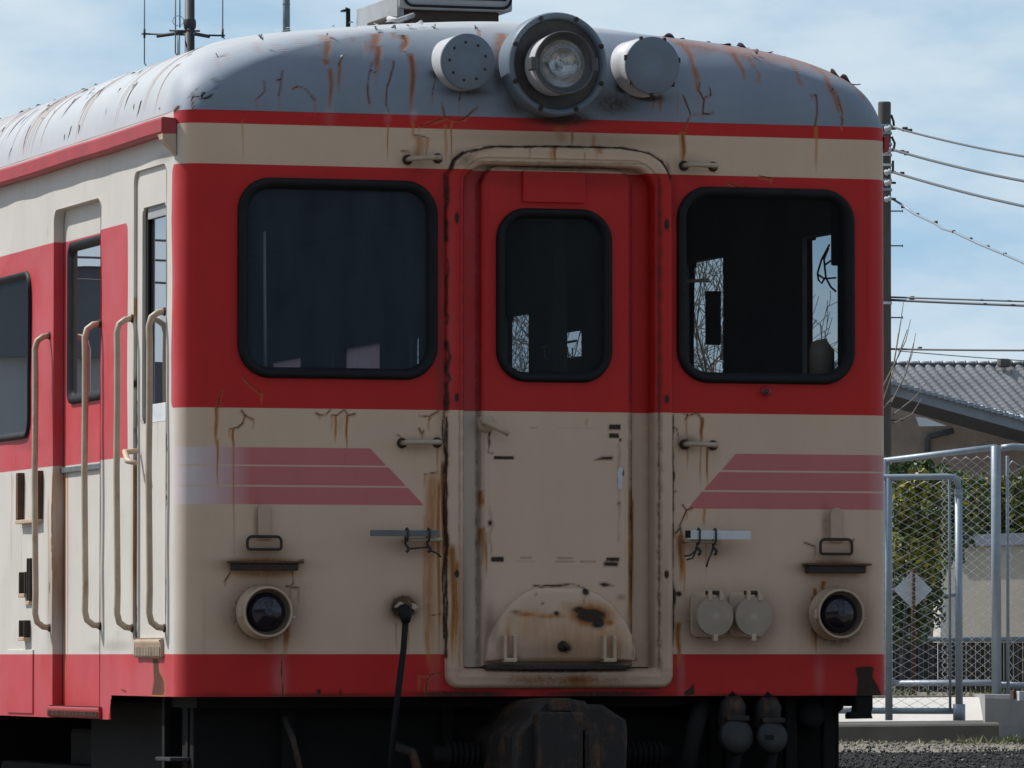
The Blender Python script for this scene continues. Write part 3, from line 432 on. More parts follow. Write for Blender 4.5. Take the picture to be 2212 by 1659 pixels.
def paint_mesh(me, V, off=None, theta=None, skirt=True):
    x, y, z = V[:, 0], V[:, 1], V[:, 2]; n = len(V)
    if theta is None: r, p = paint_sd(x, y, z if skirt else np.maximum(z, ZLOW+.03)); setattr_f(me, 'sd_red', r); setattr_f(me, 'sd_pink', p)
    front = (y < 0.09) if theta is None else (theta[1] > 0.5); side = (~front) & (x < 0)
    for ch in ('rust', 'dark', 'fade'):
        o = np.zeros(n)
        i = np.nonzero(front)[0]
        if len(i): q = np.zeros(len(i)); evalops(FR[ch], x[i], z[i], q); o[i] = q
        i = np.nonzero(side)[0]
        if len(i):
            q = np.zeros(len(i))
            if theta is None: evalops(SI[ch], y[i], z[i], q)
            else: evalops(RS[ch], y[i], theta[0][i], q)
            o[i] = np.maximum(o[i], q)
        if ch == 'fade' and theta is None:                           # stripes bleached white towards the left corner, slightly at the right one
            zz = (z > ZLOW) & (z < ZRB) & (y < 0.3); o = np.where(zz, np.maximum(o, np.clip((-1.13-x)/0.22, 0, 1)**0.8+np.clip((x-1.30)/0.13, 0, 1)*0.45), o)
        setattr_f(me, ch, np.clip(o, 0, 1.6))
    setattr_f(me, 'lit_bleach', np.where(x < 0, np.clip((y-0.015)/0.07, 0, 1), 0.0))  # paler tone of the sunlit left side put into the paint, with bleaching
# ------------------------------------------------------------------ RAILCAR
car = thing('railcar', 'old red and cream railcar with rust streaked paint and peeling silver roof', 'railcar', (0, 0, 0))
def fwin(u0, v0, u1, v1): a, b = F(u0, v0), F(u1, v1); return a[0], b[0], b[2], a[2]     # x0 x1 z0 z1
WL_o = fwin(516, 0, 943, 0)[:2]+(float(F(730, 816.5)[2]), float(F(730, 389)[2])); WR_o = fwin(1463, 0, 1842, 0)[:2]+(float(F(1650, 827)[2]), float(F(1650, 408)[2]))
def inset(w, d): return (w[0]+d, w[1]-d, w[2]+d, w[3]-d)
GO = (float(F(961, 900)[0]), float(F(1451, 900)[0]), float(F(1205, 1487)[2]), float(F(1205, 317)[2]))     # gangway flange, outside
GI = (float(F(1002, 900)[0]), float(F(1419, 900)[0]), float(F(1205, 1447)[2]), float(F(1205, 353)[2]))    # ... inside
SY = lambda u, v=700: float(S(u, v)[1])
DOOR = (SY(217), SY(116), ZSB+0.05, float(S(200, 431)[2])); CABD = (SY(359), SY(289), float(S(320, 1378)[2]), float(S(320, 363)[2])); CWIN = (SY(352), SY(301), float(S(330, 911)[2]), float(S(330, 442)[2]))
pwz = (float(S(30, 948)[2]), float(S(50, 590)[2])); PW1 = SY(66); PWS = [(PW1+k*1.62, PW1+k*1.62+1.12) for k in range(10)]
SR = lambda u, v: S(u, v, 1.36)
CURT = [(float(SR(u1, 780)[1]), float(SR(u0, 780)[1]), 2.02, float(SR(u1, v)[2])) for u0, u1, v in ((742, 822, 740), (584, 651, 772), (716, 730, 757), (886, 906, 726))]
R_OPEN = [(0.44, 0.86, 2.02, 2.80), (1.80, 2.28, 2.02, 2.785), (4.42, 4.80, 2.0, 2.69), (3.66, 4.0, 2.46, 2.58)]+CURT
def dome_profile(th): return float(np.interp(th, PT, PC)), float(np.interp(th, PT, PH))
def plan(ys, nf, w, yf, r, na=12, ysr=None):
    L = [(-w, yf+r+(YEND-yf-r)*t) for t in ys]
    L += [(-w+r-r*math.cos(q), yf+r-r*math.sin(q)) for q in [PI/2*(i+.5)/na for i in range(na)]]
    L += [((-w+r)+(2*w-2*r)*t, yf) for t in nf]
    L += [(w-r+r*math.sin(q), yf+r-r*math.cos(q)) for q in [PI/2*(i+.5)/na for i in range(na)]]
    L += [(w, yf+r+(YEND-yf-r)*t) for t in (ys[::-1] if ysr is None else ysr)]
    return L
def merged(base, extra): return np.unique(np.round(np.array(sorted(set(list(base)+list(extra)))), 5))
def shell():
    ey = [e for w in (DOOR[:2], CABD[:2], (CWIN[0], CWIN[1])) for e in w]+[e for p in PWS for e in p]+[SY(240), SY(232)]
    yr = merged(np.arange(RC, YEND+.01, 0.12), [e for r in R_OPEN for e in r[:2]]); yr = yr[yr >= RC]; tr_ = [(y-RC)/(YEND-RC) for y in yr]
    yl = merged(list(np.arange(RC, 3.1, 0.010))+list(np.arange(3.1, YEND+.01, 0.10)), ey); yl = yl[yl >= RC][::-1]; ts = [(y-RC)/(YEND-RC) for y in yl]
    xs = merged(np.linspace(-HW+RC, HW-RC, 641), [WL_o[0]+.03, WL_o[1]-.03, WR_o[0]+.03, WR_o[1]-.03]); xs = xs[(xs > -HW+RC-1e-6) & (xs < HW-RC+1e-6)]
    L = np.array(plan(ts, [(x+HW-RC)/(2*HW-2*RC) for x in xs], HW, 0.0, RC, 14, tr_)); nc = len(L)
    zl = merged(np.arange(ZSB, Z0, 0.0046), [ZFB, Z0, WL_o[2]+.03, WL_o[3]-.03, WR_o[2]+.03, WR_o[3]-.03, DOOR[2], DOOR[3], CABD[2], CABD[3], pwz[0], pwz[1]]); nr = len(zl)
    X = np.tile(L[:, 0], (nr, 1)); Y = np.tile(L[:, 1], (nr, 1)); Z = np.tile(zl[:, None], (1, nc))
    # slightly wavy, dented sheet metal
    dent = 0.0019*np.sin(X*7+Z*3)*np.sin(Z*5.2+1)+0.0012*np.sin(Y*11+1)*np.sin(Z*7)+0.0008*np.sin(X*17+2)*np.sin(Z*13+X*4)
    isS = (np.abs(X) > HW-1e-4); X = X-np.sign(X)*np.where(isS, np.abs(dent)*1.6, 0); Y = np.where(isS, Y, Y+np.where(Y < 1e-4, np.abs(dent), 0))
    cx = (X[:-1, :-1]+X[1:, 1:])/2; cy = (Y[:-1, :-1]+Y[1:, 1:])/2; cz = (Z[:-1, :-1]+Z[1:, 1:])/2
    keep = np.ones_like(cx, bool); fr_ = cy < 0.02; lf = cx < -HW+.01; rt = cx > HW-.01
    for w in (WL_o, WR_o): q = inset(w, 0.022); keep &= ~(fr_ & (sdrr(cx, cz, *q, 0.075) < 0))
    q = inset(GI, -0.03); keep &= ~(fr_ & (sdrr(cx, cz, q[0], q[1], q[2], q[3], 0.13) < 0) & (cz > q[2]))
    keep &= ~(lf & (sdrr(cy, cz, DOOR[0], DOOR[1], DOOR[2]-.2, DOOR[3], 0.05) < 0)); keep &= ~(lf & (sdrr(cy, cz, *CABD, 0.05) < 0))
    for p in PWS: keep &= ~((lf) & (sdrr(cy, cz, p[0], p[1], pwz[0], pwz[1], 0.07) < 0))
    for r in R_OPEN: keep &= ~(rt & (sdrr(cy, cz, *r, 0.05) < 0))
    ymid = SY(236)                                                   # the skirt steps down behind the cab
    keep &= ~((cz < ZFB) & (cy < ymid-(cz-ZSB)*0.55+0.0)); keep &= ~((cz < ZFB) & fr_)
    ii, jj = np.nonzero(keep); a = ii*nc+jj
    me = bpy.data.meshes.new('body'); V = np.stack([X.ravel(), Y.ravel(), Z.ravel()], 1)
    quads = np.stack([a, a+1, a+nc+1, a+nc], 1)
    me.vertices.add(len(V)); me.vertices.foreach_set('co', V.ravel().astype(np.float32)); me.loops.add(quads.size); me.loops.foreach_set('vertex_index', quads.ravel().astype(np.int32))
    me.polygons.add(len(quads)); me.polygons.foreach_set('loop_start', (np.arange(len(quads))*4).astype(np.int32)); me.polygons.foreach_set('use_smooth', np.ones(len(quads), bool)); me.update(calc_edges=True); me.materials.append(M['paint'])
    paint_mesh(me, V)
    o = bpy.data.objects.new('body', me); COL.objects.link(o); o.parent = car
    bm = bmesh.new(); bm.from_mesh(me); bmesh.ops.delete(bm, geom=[v for v in bm.verts if not v.link_faces], context='VERTS'); bm.to_mesh(me); bm.free()
    return o
body = shell()
def roof():
    yl = list(np.arange(0.2, 3.6, 0.006))+list(np.arange(3.6, 4.2, 0.02))+list(np.arange(4.2, YEND+.01, 0.12)); ts = [(y-0.1)/(YEND-0.1) for y in yl][::-1]; ts[0] = 1.0; ts.append(0.0)
    nf = np.linspace(0, 1, 640); ths = np.concatenate([np.linspace(0, 0.6, 90), np.linspace(0.6, PI/2-0.01, 130)[1:]]); rows = []; TH = []
    for th in ths:
        c, s_ = dome_profile(th); w = HW*c; yf = DEP*(1-float(uf(s_))); r = min(RC+0.07*(1-math.exp(-s_/.30))+1.15*max(yf, HW*(1-c)), w*0.9); L = plan(ts, nf, w, yf, r, 20); rows.append([(a, b, Z0+HROOF*s_) for a, b in L]); TH.append(np.full(len(L), th))
    nc = len(rows[0]); V = np.array(rows).reshape(-1, 3); fl = np.zeros(nc); n0 = len(ts); fl[n0:nc-n0] = 1; FL = np.tile(fl, len(ths))
    nr = len(ths); wob = 0.0016*np.sin(V[:, 0]*9+V[:, 1]*5)*np.sin(V[:, 1]*13+V[:, 2]*20); V[:, 2] += wob*np.repeat(np.linspace(0, 1, nr), nc)
    a = (np.arange(nr-1)[:, None]*nc+np.arange(nc-1)[None, :]).ravel(); faces = np.stack([a, a+1, a+nc+1, a+nc], 1).tolist()
    # close the crown
    b = (nr-1)*nc; faces += [(b+k, b+k+1, b+nc-2-k, b+nc-1-k) for k in range(nc//2-1)]
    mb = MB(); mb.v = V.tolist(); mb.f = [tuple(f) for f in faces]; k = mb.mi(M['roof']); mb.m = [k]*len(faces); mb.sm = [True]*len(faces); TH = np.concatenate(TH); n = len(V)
    kd = mb.mi(M['rustdark'])
    def flake(p, nrm, side, size, curl, lift):                       # a curled scale of paint standing off the sheet
        p = np.array(p, float); nrm = np.array(nrm, float); nrm /= np.linalg.norm(nrm); s1 = np.array(side, float); s1 -= nrm*(s1@nrm); s1 /= np.linalg.norm(s1); s2 = np.cross(nrm, s1); G = []
        for i in range(4):
            t = i/3; wd = size*(0.55-0.38*t)
            for j in (-1, 0, 1): G.append(p+nrm*(0.002+lift*t**1.5-(0.15*lift*abs(j)))+s1*(size*0.9*t*(1-curl*t*0.5))+s2*wd*j*(1+0.2*math.sin(j*3+size*900)))
        o = len(mb.v); mb.v.extend([tuple(q) for q in G])
        for i in range(3):
            for j in range(2): mb.f.append((o+i*3+j, o+i*3+j+1, o+i*3+j+4, o+i*3+j+3)); mb.m.append(kd if i == 0 and random.random() < .5 else k); mb.sm.append(False)
    def fl_dome(u, v, size, lift=0.02, cap=None):
        p = Dm(u, v); h = min(max((p[2]-Z0)/HROOF, 0), .97); c = float(uf(h)); nrm = np.array([0, -(c**(NSE-1))/DEP, h**(NSE-1)/HROOF]); flake(p, nrm, (random.uniform(-1, 1), 0.3, random.uniform(-.6, 1)), size*.62, .8, lift*.5)
    for a_ in [(705, 73, .03), (812, 66, .05), (808, 58, .04), (873, 80, .045), (880, 57, .05), (905, 52, .05), (735, 122, .02), (872, 110, .025), (1630, 113, .045), (1622, 118, .03), (560, 80, .03), (565, 86, .02), (440, 206, .04), (1800, 196, .03), (1030, 62, .03), (470, 120, .03), (935, 60, .03), (850, 62, .03)]: fl_dome(*a_, lift=random.uniform(.01, .03))
    for u_, hgt in ((1362, .02), (1420, .035), (1450, .06), (1462, .04), (1545, .03), (1562, .05), (1600, .035), (1608, .05), (1648, .05), (1655, .035), (1690, .02), (1812, .05), (1832, .06), (1838, .05), (1470, .03), (1528, .025)):
        r_ = V-CAM; dd = r_@_F; uu = CX+FPX*(r_@_R)/dd; vv = CY-FPX*(r_@_U)/dd; i_ = np.nonzero(np.abs(uu-u_) < 4)[0]; p_ = V[i_[np.argmin(vv[i_])]]
        flake(p_-np.array([0, 0, .004]), (p_[0]*.35, -.25, 1), (random.uniform(-1, 1), -.4, .0), hgt*1.1, .4, hgt*.34)
    for q in range(80):
        y_ = random.uniform(.4, 4.3); th = random.uniform(.15, 1.15); c, s_ = dome_profile(th); nrm = np.array([-(c**(NSE-1))/HW, 0, s_**(NSE-1)/HROOF]); flake((-HW*c, y_, Z0+HROOF*s_), nrm, (random.uniform(-.3, .3), random.choice((-1, 1)), random.uniform(-1, 1)), random.uniform(.012, .034), .8, random.uniform(.002, .006))
    me_o = mb.build('roof', car); nv = len(mb.v); Vv = np.array(mb.v); th2 = np.zeros(nv); th2[:n] = TH; th2[n:] = 0.3; f2 = np.ones(nv); f2[:n] = FL
    paint_mesh(me_o.data, Vv, None, (th2, f2)); q = np.clip((th2-.50)/.42, 0, 1); q = q*q*(3-2*q); setattr_f(me_o.data, 'lit_bleach', np.maximum(np.where(Vv[:, 0] < 0, np.clip((Vv[:, 1]-.03)/.22, 0, 1), 0)*.95, q))  # left slope and crown lightened: sunlight painted in, with chalking
    return me_o
roof_o = roof()
# --- windscreens, gaskets
def gasket(name, w, r, band, par, glassmat, y0=0.0, proud=0.022, glass_in=0.012):
    mb = MB(); prof = [(-0.004, -0.001), (0.0, -proud*.8), (band*.25, -proud), (band*.6, -proud*.9), (band*.85, -proud*.35), (band, glass_in)]
    mb.loft([fr(rr(*inset(w, d), max(r-d, .01), max(r-d, .01), 1, 1, 10), y0+y) for d, y in prof], M['rubber']); o = mb.build(name, par)
    g = MB(); L = fr(rr(*inset(w, band-.004), max(r-band, .01), max(r-band, .01), 1, 1, 10), y0+glass_in-.002); g.add(L, [tuple(range(len(L)))], glassmat); g.build('glass', o)
    return o
gasket('windscreen', WL_o, 0.122, 0.038, car, M['glass_dark']); gasket('windscreen', WR_o, 0.122, 0.038, car, M['glass'])
# --- gangway flange and door
def ring(name, par, outl, prof, mat, rt, rb, step=0.008, paint=True):
    mb = MB(); nx = int((outl[1]-outl[0])/step); nz = int((outl[3]-outl[2])/step); q = [prof[0]]
    for a, b in zip(prof[:-1], prof[1:]):
        n = max(1, int(math.hypot(b[0]-a[0], b[1]-a[1])/.003))
        q += [(a[0]+(b[0]-a[0])*k/n, a[1]+(b[1]-a[1])*k/n) for k in range(1, n+1)]
    prof = q
    mb.loft([fr(rr(*inset(outl, d), max(rt-d, .008), max(rb-d, .008), nx, nz, 14), y) for d, y in prof], mat); return mb.build(name, par, paint=paint, skirt=False)
gd = GI[0]-GO[0]
ring('gangway_frame', car, GO, [(0, 0.002), (0.003, -.018), (0.010, -.026), (gd*.22, -.028), (gd*.45, -.026), (gd*.62, -.026), (gd*.68, -.020), (gd*.85, -.019), (gd*.95, -.012), (gd, 0.0), (gd+.001, .055)], M['paint'], 0.165, 0.05)
def panel(name, par, outl, rt, rb, y, step=0.0065, hole=None, edge=0.012, depth=0.03, mat=None):
    xs = np.arange(outl[0]+edge, outl[1]-edge, step); zs = np.arange(outl[2]+edge, outl[3]-edge, step); mb = MB(); nc = len(xs)
    V = [(x, y, z) for z in zs for x in xs]; cx, cz = np.meshgrid((xs[:-1]+xs[1:])/2, (zs[:-1]+zs[1:])/2); keep = sdrr(cx, cz, outl[0]+edge*.5, outl[1]-edge*.5, outl[2]-(.3 if rb < .02 else 0), outl[3]-edge*.5, rt-edge*.5) < 0
    if hole: keep &= sdrr(cx, cz, *hole) > 0
    ii, jj = np.nonzero(keep); mb.add(V, [(i*nc+j, i*nc+j+1, (i+1)*nc+j+1, (i+1)*nc+j) for i, j in zip(ii, jj)], mat or M['paint'], True)
    nx = int((outl[1]-outl[0])/step); nz = int((outl[3]-outl[2])/step)
    mb.loft([fr(rr(*inset(outl, d), max(rt-d, .006), max(rb-d, .006), nx, nz, 14), yy) for d, yy in ((0, y+depth), (0, y+.008), (.004, y+.002), (edge+.018, y-.0003))], mat or M['paint'])
    return mb.build(name, par, paint=(mat is None), skirt=False)
DW_o = (float(F(1073, 640, .02)[0]), float(F(1319, 640, .02)[0]), float(F(1196, 824, .02)[2]), float(F(1196, 453, .02)[2]))
LEAF = (float(F(1040, 900, .02)[0]), float(F(1366, 900, .02)[0]), float(F(1205, 1441, .02)[2]), float(F(1205, 361, .02)[2]))
panel('gangway_recess', car, inset(GI, -.012), 0.12, 0.01, 0.052, hole=inset(LEAF, .05)+(0.05,), edge=0.004, depth=.01)
door = panel('gangway_door', car, LEAF, 0.075, 0.008, 0.018, hole=inset(DW_o, .02)+(0.08,))
gasket('door_window', DW_o, 0.115, 0.034, door, M['glass_mid'], y0=0.018)
mb = MB(); q = (float(F(1131, 400)[0]), float(F(1265, 400)[0]), float(F(1198, 437)[2]), float(F(1198, 369)[2])); mb.box((q[0], .004, q[2]), (q[1], .017, q[3]), M['paint'], .003); mb.build('number_plate_blank', door, paint=True)
mb = MB(); p0, p1 = F(1048, 910, -.02), F(1100, 938, -.04); mb.tube([p0+[0, .05, 0], p0, p0+(p1-p0)*.3, p1], [.014, .014, .013, .011], M['cream'], 10); mb.lathe(F(1050, 915, .018), (0, -1, 0), [(.034, 0), (.034, .006), (.026, .012), (.0, .012)], M['cream'], 20); mb.build('door_handle', door)
# white scuff of old tape on the door
mb = MB(); L = [(1336, 1012), (1340, 1009), (1346, 1012), (1344, 1025), (1347, 1035), (1344, 1045), (1345, 1055), (1338, 1057), (1334, 1050), (1336, 1038), (1334, 1028)]; mb.add([tuple(F(*p, .0165)) for p in L], [tuple(range(len(L)))[::-1]], M['whitebar']); mb.build('tape_scrap', door)
# hinged half-round flap at the foot of the door
def flap():
    ol = [(1048, 1428), (1046, 1395), (1058, 1362), (1078, 1330), (1104, 1300), (1130, 1280), (1152, 1270), (1258, 1270), (1290, 1284), (1318, 1305), (1345, 1340), (1362, 1375), (1372, 1405), (1371, 1428)]
    pts = [F(u, v) for u, v in ol]; x = np.array([p[0] for p in pts]); z = np.array([p[2] for p in pts]); xs = np.linspace(x.min(), x.max(), 90); zb = z.min(); ztop = np.interp(xs, x, z); mb = MB(); nr = 34; V = []
    for j in range(nr):
        t = j/(nr-1)
        for i, xx in enumerate(xs): e = min(t, 1-t, i/89, 1-i/89); V.append((xx, -.030+0.012*math.exp(-e*60)-0.006*math.sin(PI*t), zb+(ztop[i]-zb)*t))
    mb.add(V, [(j*90+i, j*90+i+1, (j+1)*90+i+1, (j+1)*90+i) for j in range(nr-1) for i in range(89)], M['paint'], True)
    rim = [(xx, ztop[i]) for i, xx in enumerate(xs)][::-1]+[(xs[0], zb), (xs[-1], zb)]; n = len(rim); mb.add([(a, -.020, b) for a, b in rim]+[(a, .03, b) for a, b in rim], [(i, (i+1) % n, n+(i+1) % n, n+i) for i in range(n)], M['paint'], False)
    o = mb.build('coupling_flap', door, paint=True, skirt=False)
    for u in (1102, 1317):
        h = MB(); a, b = F(u-14, 1372, -.05), F(u+14, 1428, -.05)
        h.box((a[0], -.056, b[2]), (a[0]+.012, -.02, a[2]), M['cream'], .003); h.box((b[0]-.012, -.056, b[2]), (b[0], -.02, a[2]), M['cream'], .003); h.box((a[0], -.060, b[2]-.004), (b[0], -.02, b[2]+.012), M['cream'], .004); h.build('hinge', o)
    k = MB(); c = F(1217, 1396, -.04); k.lathe(c, (0, -1, 0), [(.022, -.01), (.018, .006), (.006, .018), (0, .018)], M['rustdark'], 12); k.tube([c+[-.012, -.014, .018], c+[.016, -.022, -.012]], .008, M['rustdark'], 6); k.build('latch', o)
    s_ = MB(); a, b = F(1050, 1437, -.03), F(1360, 1446, -.03); s_.box((a[0], -.035, b[2]), (b[0], .02, a[2]), M['rustdark'], .004); s_.build('hinge_bar', o)
flap()
# --- headlight and the two blanked lamps
hl = MB(); c = F(1205, 138, -.10); pr = 1/563.0
hl.lathe(c, (0, -1, 0), [(.150, -.28), (.178, -.20), (.194, -.10), (.196, -.02), (.194, 0), (.190, .008), (.180, .009), (.172, .003), (.168, -.018)], M['lamp_grey'], 64, False); hlo = hl.build('headlight', car)
mb = MB(); mb.lathe(c, (0, -1, 0), [(.170, -.017), (.155, -.022), (.120, -.030), (.05, -.034), (0, -.034)], M['lamp_back'], 56)
for k in range(8):
    q = 2*PI*(k+.5)/8; mb.lathe(c+np.array([math.cos(q)*.183, -.008, math.sin(q)*.183]), (0, -1, 0), [(.010, -.002), (.010, .003), (.006, .006), (0, .006)], M['rustdark'], 8)
for t_ in (.165, .172): mb.lathe(c, (0, -1, 0), [(t_, -.02), (t_+.002, -.012), (t_+.005, -.02)], M['lamp_back'], 56, False)
mb.build('back_plate', hlo)
c2 = F(1217, 136.5, -.215); mb = MB(); mb.lathe(c2, (0, -1, 0), [(.112, -.125), (.114, -.04), (.117, -.02), (.119, .016)], M['lamp_silver'], 56, False); mb.lathe(c2, (0, -1, 0), [(.119, .016), (.1175, .022), (.113, .022), (.108, .006), (.102, -.008), (.097, -.010), (.096, -.016), (.088, -.016)], M['bezel'], 56, False)
for sx in (-1, 1): mb.box(c2+np.array([sx*.118-.014, -.02, -.03]), c2+np.array([sx*.118+.014, .03, .02]), M['bezel'], .006)
lb = mb.build('lamp_bezel', hlo)
mb = MB(); mb.lathe(c2, (0, -1, 0), [(.088, -.016), (.078, -.03), (.055, -.055), (.028, -.068), (.0, -.070)], M['chrome'], 48); mb.lathe(c2, (0, -1, 0), [(.016, -.066), (.018, -.035), (.012, -.022), (0, -.02)], M['lens'], 16); mb.build('reflector', lb)
mb = MB(); mb.lathe(c2, (0, -1, 0), [(.0885, -.014), (.07, .000), (.048, .007), (.046, .004), (.03, .010), (0, .012)], M['lens'], 48); mb.build('lens', lb)
for (u, v, rad, y, dark) in ((1010, 133, 59.5, -.070, False), (1409, 141, 61.0, -.110, True)):
    mb = MB(); c = F(u, v, y); r = rad/562.0
    mb.lathe(c, (0, -1, 0), [(r*.99, -.30), (r*.99, -.06), (r*1.0, -.004)] if not dark else [(r*1.03, -.30), (r*1.03, -.075), (r*.99, -.07), (r*.99, -.03), (r*1.0, -.004)], M['lamp_silver'], 52, False)
    mb.lathe(c, (0, -1, 0), [(r*1.0, -.004), (r*.995, .004), (r*.97, .006), (r*.5, .0065), (0, .007)], M['lamp_grey'], 52)
    if not dark:
        for k in range(9): q = 2*PI*k/9+.3; mb.lathe(c+np.array([math.cos(q)*r*.68, -.006, math.sin(q)*r*.68]), (0, -1, 0), [(.006, 0), (.005, .002), (0, .003)], M['under_lit'], 7)
    else:
        for k in range(7): q = 2*PI*k/7+.2; mb.box(c+np.array([math.cos(q)*r*.985-.006, -.006, math.sin(q)*r*.985-.010]), c+np.array([math.cos(q)*r*.985+.006, .01, math.sin(q)*r*.985+.010]), M['rustdark'], .002)
    mb.build('blanked_lamp', car)
# --- grab irons, lamp irons, tail lamps, bars tied on with wire
def grab(u0, v0, u1, v1, r=.0095, out_=.06):
    mb = MB(); a, b = F(u0, v0), F(u1, v1); A, B = a+[0, -out_, 0], b+[0, -out_, 0]; d = (B-A)/np.linalg.norm(B-A)
    mb.tube([a, a+[0, -out_*.7, 0], A+d*.012, A+d*.03, B-d*.03, B-d*.012, b+[0, -out_*.7, 0], b], r, M['rail'], 8)
    for p in (a, b): mb.lathe(p, (0, -1, 0), [(.020, -.001), (.020, .004), (.012, .008)], M['rustdark'], 10, False)
    mb.build('grab_iron', car)
grab(880, 345, 945, 342); grab(1477, 358, 1540, 360); grab(868, 957, 944, 956); grab(1478, 960, 1540, 962); 
def lampiron(cu, v0, v1, lu0, lv0, lu1, lv1, b0, b1, bv0, bv1):
    mb = MB(); a, b = F(cu-13.5, v0), F(cu+13.5, v1); L = rr(a[0], b[0], b[2], a[2], .0235, .004, 1, 1, 6); mb.loft([fr(L, -.002), fr(L, -.013), fr(rr(a[0]+.003, b[0]-.003, b[2]+.003, a[2]-.003, .0205, .002, 1, 1, 6), -.017)], M['cream'], True, False); o = mb.build('lamp_iron', car)
    m2 = MB(); a, b = F(lu0, lv0), F(lu1, lv1); L = rr(a[0], b[0], b[2], a[2], .018, .010, 3, 3, 5); pts = [(p[0], -.022, p[1]) for p in L]; m2.tube(pts+[pts[0]], .0055, M['rustdark'], 7, False); m2.build('lamp_loop', o)
    m3 = MB(); a, b = F(b0, bv0), F(b1, bv1); m3.box((a[0], -.045, b[2]), (b[0], .0, a[2]-.008), M['rustdark'], .004); m3.box((a[0]-.01, -.052, a[2]-.008), (b[0]+.02, .0, a[2]), M['rustmetal'], .002); m3.build('bracket_bar', o)
lampiron(570, 1089, 1166, 531, 1159, 604, 1187, 497, 638, 1212, 1233); lampiron(1805, 1097, 1172, 1768, 1165, 1836, 1197, 1738, 1862, 1217, 1239)
def tail(u, v):
    mb = MB(); c = F(u, v, -.075); mb.lathe(c, (0, -1, 0), [(.100, -.078), (.099, -.072), (.090, -.068), (.088, -.02), (.088, -.012), (.094, -.008), (.0945, .008), (.092, .013), (.087, .013), (.085, .008)], M['cream'], 44, False); mb.lathe(c, (0, -1, 0), [(.085, .008), (.081, -.016), (.072, -.022), (.066, -.022)], M['recess'], 44, False)
    mb.box(c+np.array([-.106, -.004, -.02]), c+np.array([-.088, .03, .018]), M['cream'], .004); mb.tube([c+[.090, .01, -.02], c+[.108, .006, -.02]], .005, M['cream'], 6); o = mb.build('tail_lamp', car)
    m2 = MB(); m2.lathe(c, (0, -1, 0), [(.074, -.022), (.067, -.002), (.040, .015), (.018, .020), (0, .021)], M['red_lens'], 36); m2.build('lens', o)
tail(578, 1322); tail(1815.5, 1326)
def tiedbar(u0, v0, u1, v1, mat, drop, wires, iron):
    mb = MB(); a, b = F(u0, v0, -.07), F(u1, v1, -.07); mb.box((a[0], -.085, b[2]), (b[0], -.066, a[2]), mat, .0015); o = mb.build('tied_bar', car)
    w = MB(); zt, zb = a[2], b[2]
    for u in wires:
        x = F(u, v0, -.07)[0]; L = [(x, -.07, zb-.02), (x, -.089, zb-.004), (x+.001, -.089, zt+.002), (x, -.075, zt+.008), (x, -.060, zt), (x-.002, -.060, zb-.03), (x+.004, -.075, zb-.042), (x+.002, -.088, zb-.055)]; w.tube(L, .0042, M['wire'], 6)
        w.tube([(x-.006, -.08, zb-.03), (x+.006, -.086, zb-.045), (x-.004, -.084, zb-.06)], .0055, M['wire'], 6)
    for pts in drop: w.tube([F(p[0], p[1], -.08+.01*math.sin(i*2)) for i, p in enumerate(pts)], .0036, M['wire'], 6)
    w.build('wire_tie', o)
    g = MB(); p, q = F(iron[0], iron[1]), F(iron[2], iron[3]); g.tube([p, p+[0, -.05, 0], p+[.01, -.058, 0], q+[-.01, -.058, 0], q+[0, -.05, 0], q], .008, M['rail'], 8); g.build('grab_iron', car)
tiedbar(800, 1145, 946, 1159, M['steelgrey'], [[(878, 1175), (880, 1186), (900, 1184), (922, 1182)], [(924, 1180), (932, 1190), (944, 1195), (952, 1203)]], (878, 925), (872, 1167, 944, 1166))
tiedbar(1483, 1146, 1619, 1166, M['whitebar'], [[(1505, 1178), (1502, 1190), (1490, 1200), (1478, 1201)], [(1505, 1186), (1496, 1206), (1484, 1209)], [(1541, 1180), (1537, 1194), (1530, 1210), (1526, 1225)]], (1508, 1543), (1478, 1169, 1545, 1172))
mb = MB(); a = F(1481, 1146, -.07); b = F(1489, 1162, -.07); mb.box((a[0], -.088, b[2]), (b[0], -.064, a[2]), M['rubber'], .002); mb.build('bar_end_cap', car)
# --- jumper cable and sockets
mb = MB(); c = F(874, 1312, -.03); mb.lathe(F(872, 1310), (0, -1, 0), [(.036, -.002), (.040, .012), (.034, .03), (.030, .05), (.0, .055)], M['rustmetal'], 14); mb.prism([(float(F(*p_)[0]), float(F(*p_)[2])) for p_ in ((848, 1312), (856, 1300), (866, 1304), (873, 1295), (880, 1299), (888, 1303), (897, 1313), (890, 1320), (880, 1316), (866, 1322))], -.052, -.01, M['rail'], .006); mb.tube([F(850, 1312, -.01), F(860, 1324, -.03), F(876, 1328, -.05)], .009, M['rustdark'], 6); o = mb.build('jumper_socket', car)
m2 = MB(); m2.tube([F(872, 1318, -.06), F(876, 1330, -.09), F(876.5, 1345, -.09)], [.028, .024, .016], M['rubber'], 12); m2.tube([F(876, 1342, -.09), F(872, 1400, -.1), F(862, 1480, -.11), F(852, 1560, -.10), F(845, 1640, -.06), F(850, 1700, 0)], .0115, M['rubber'], 10); m2.build('jumper_cable', o)
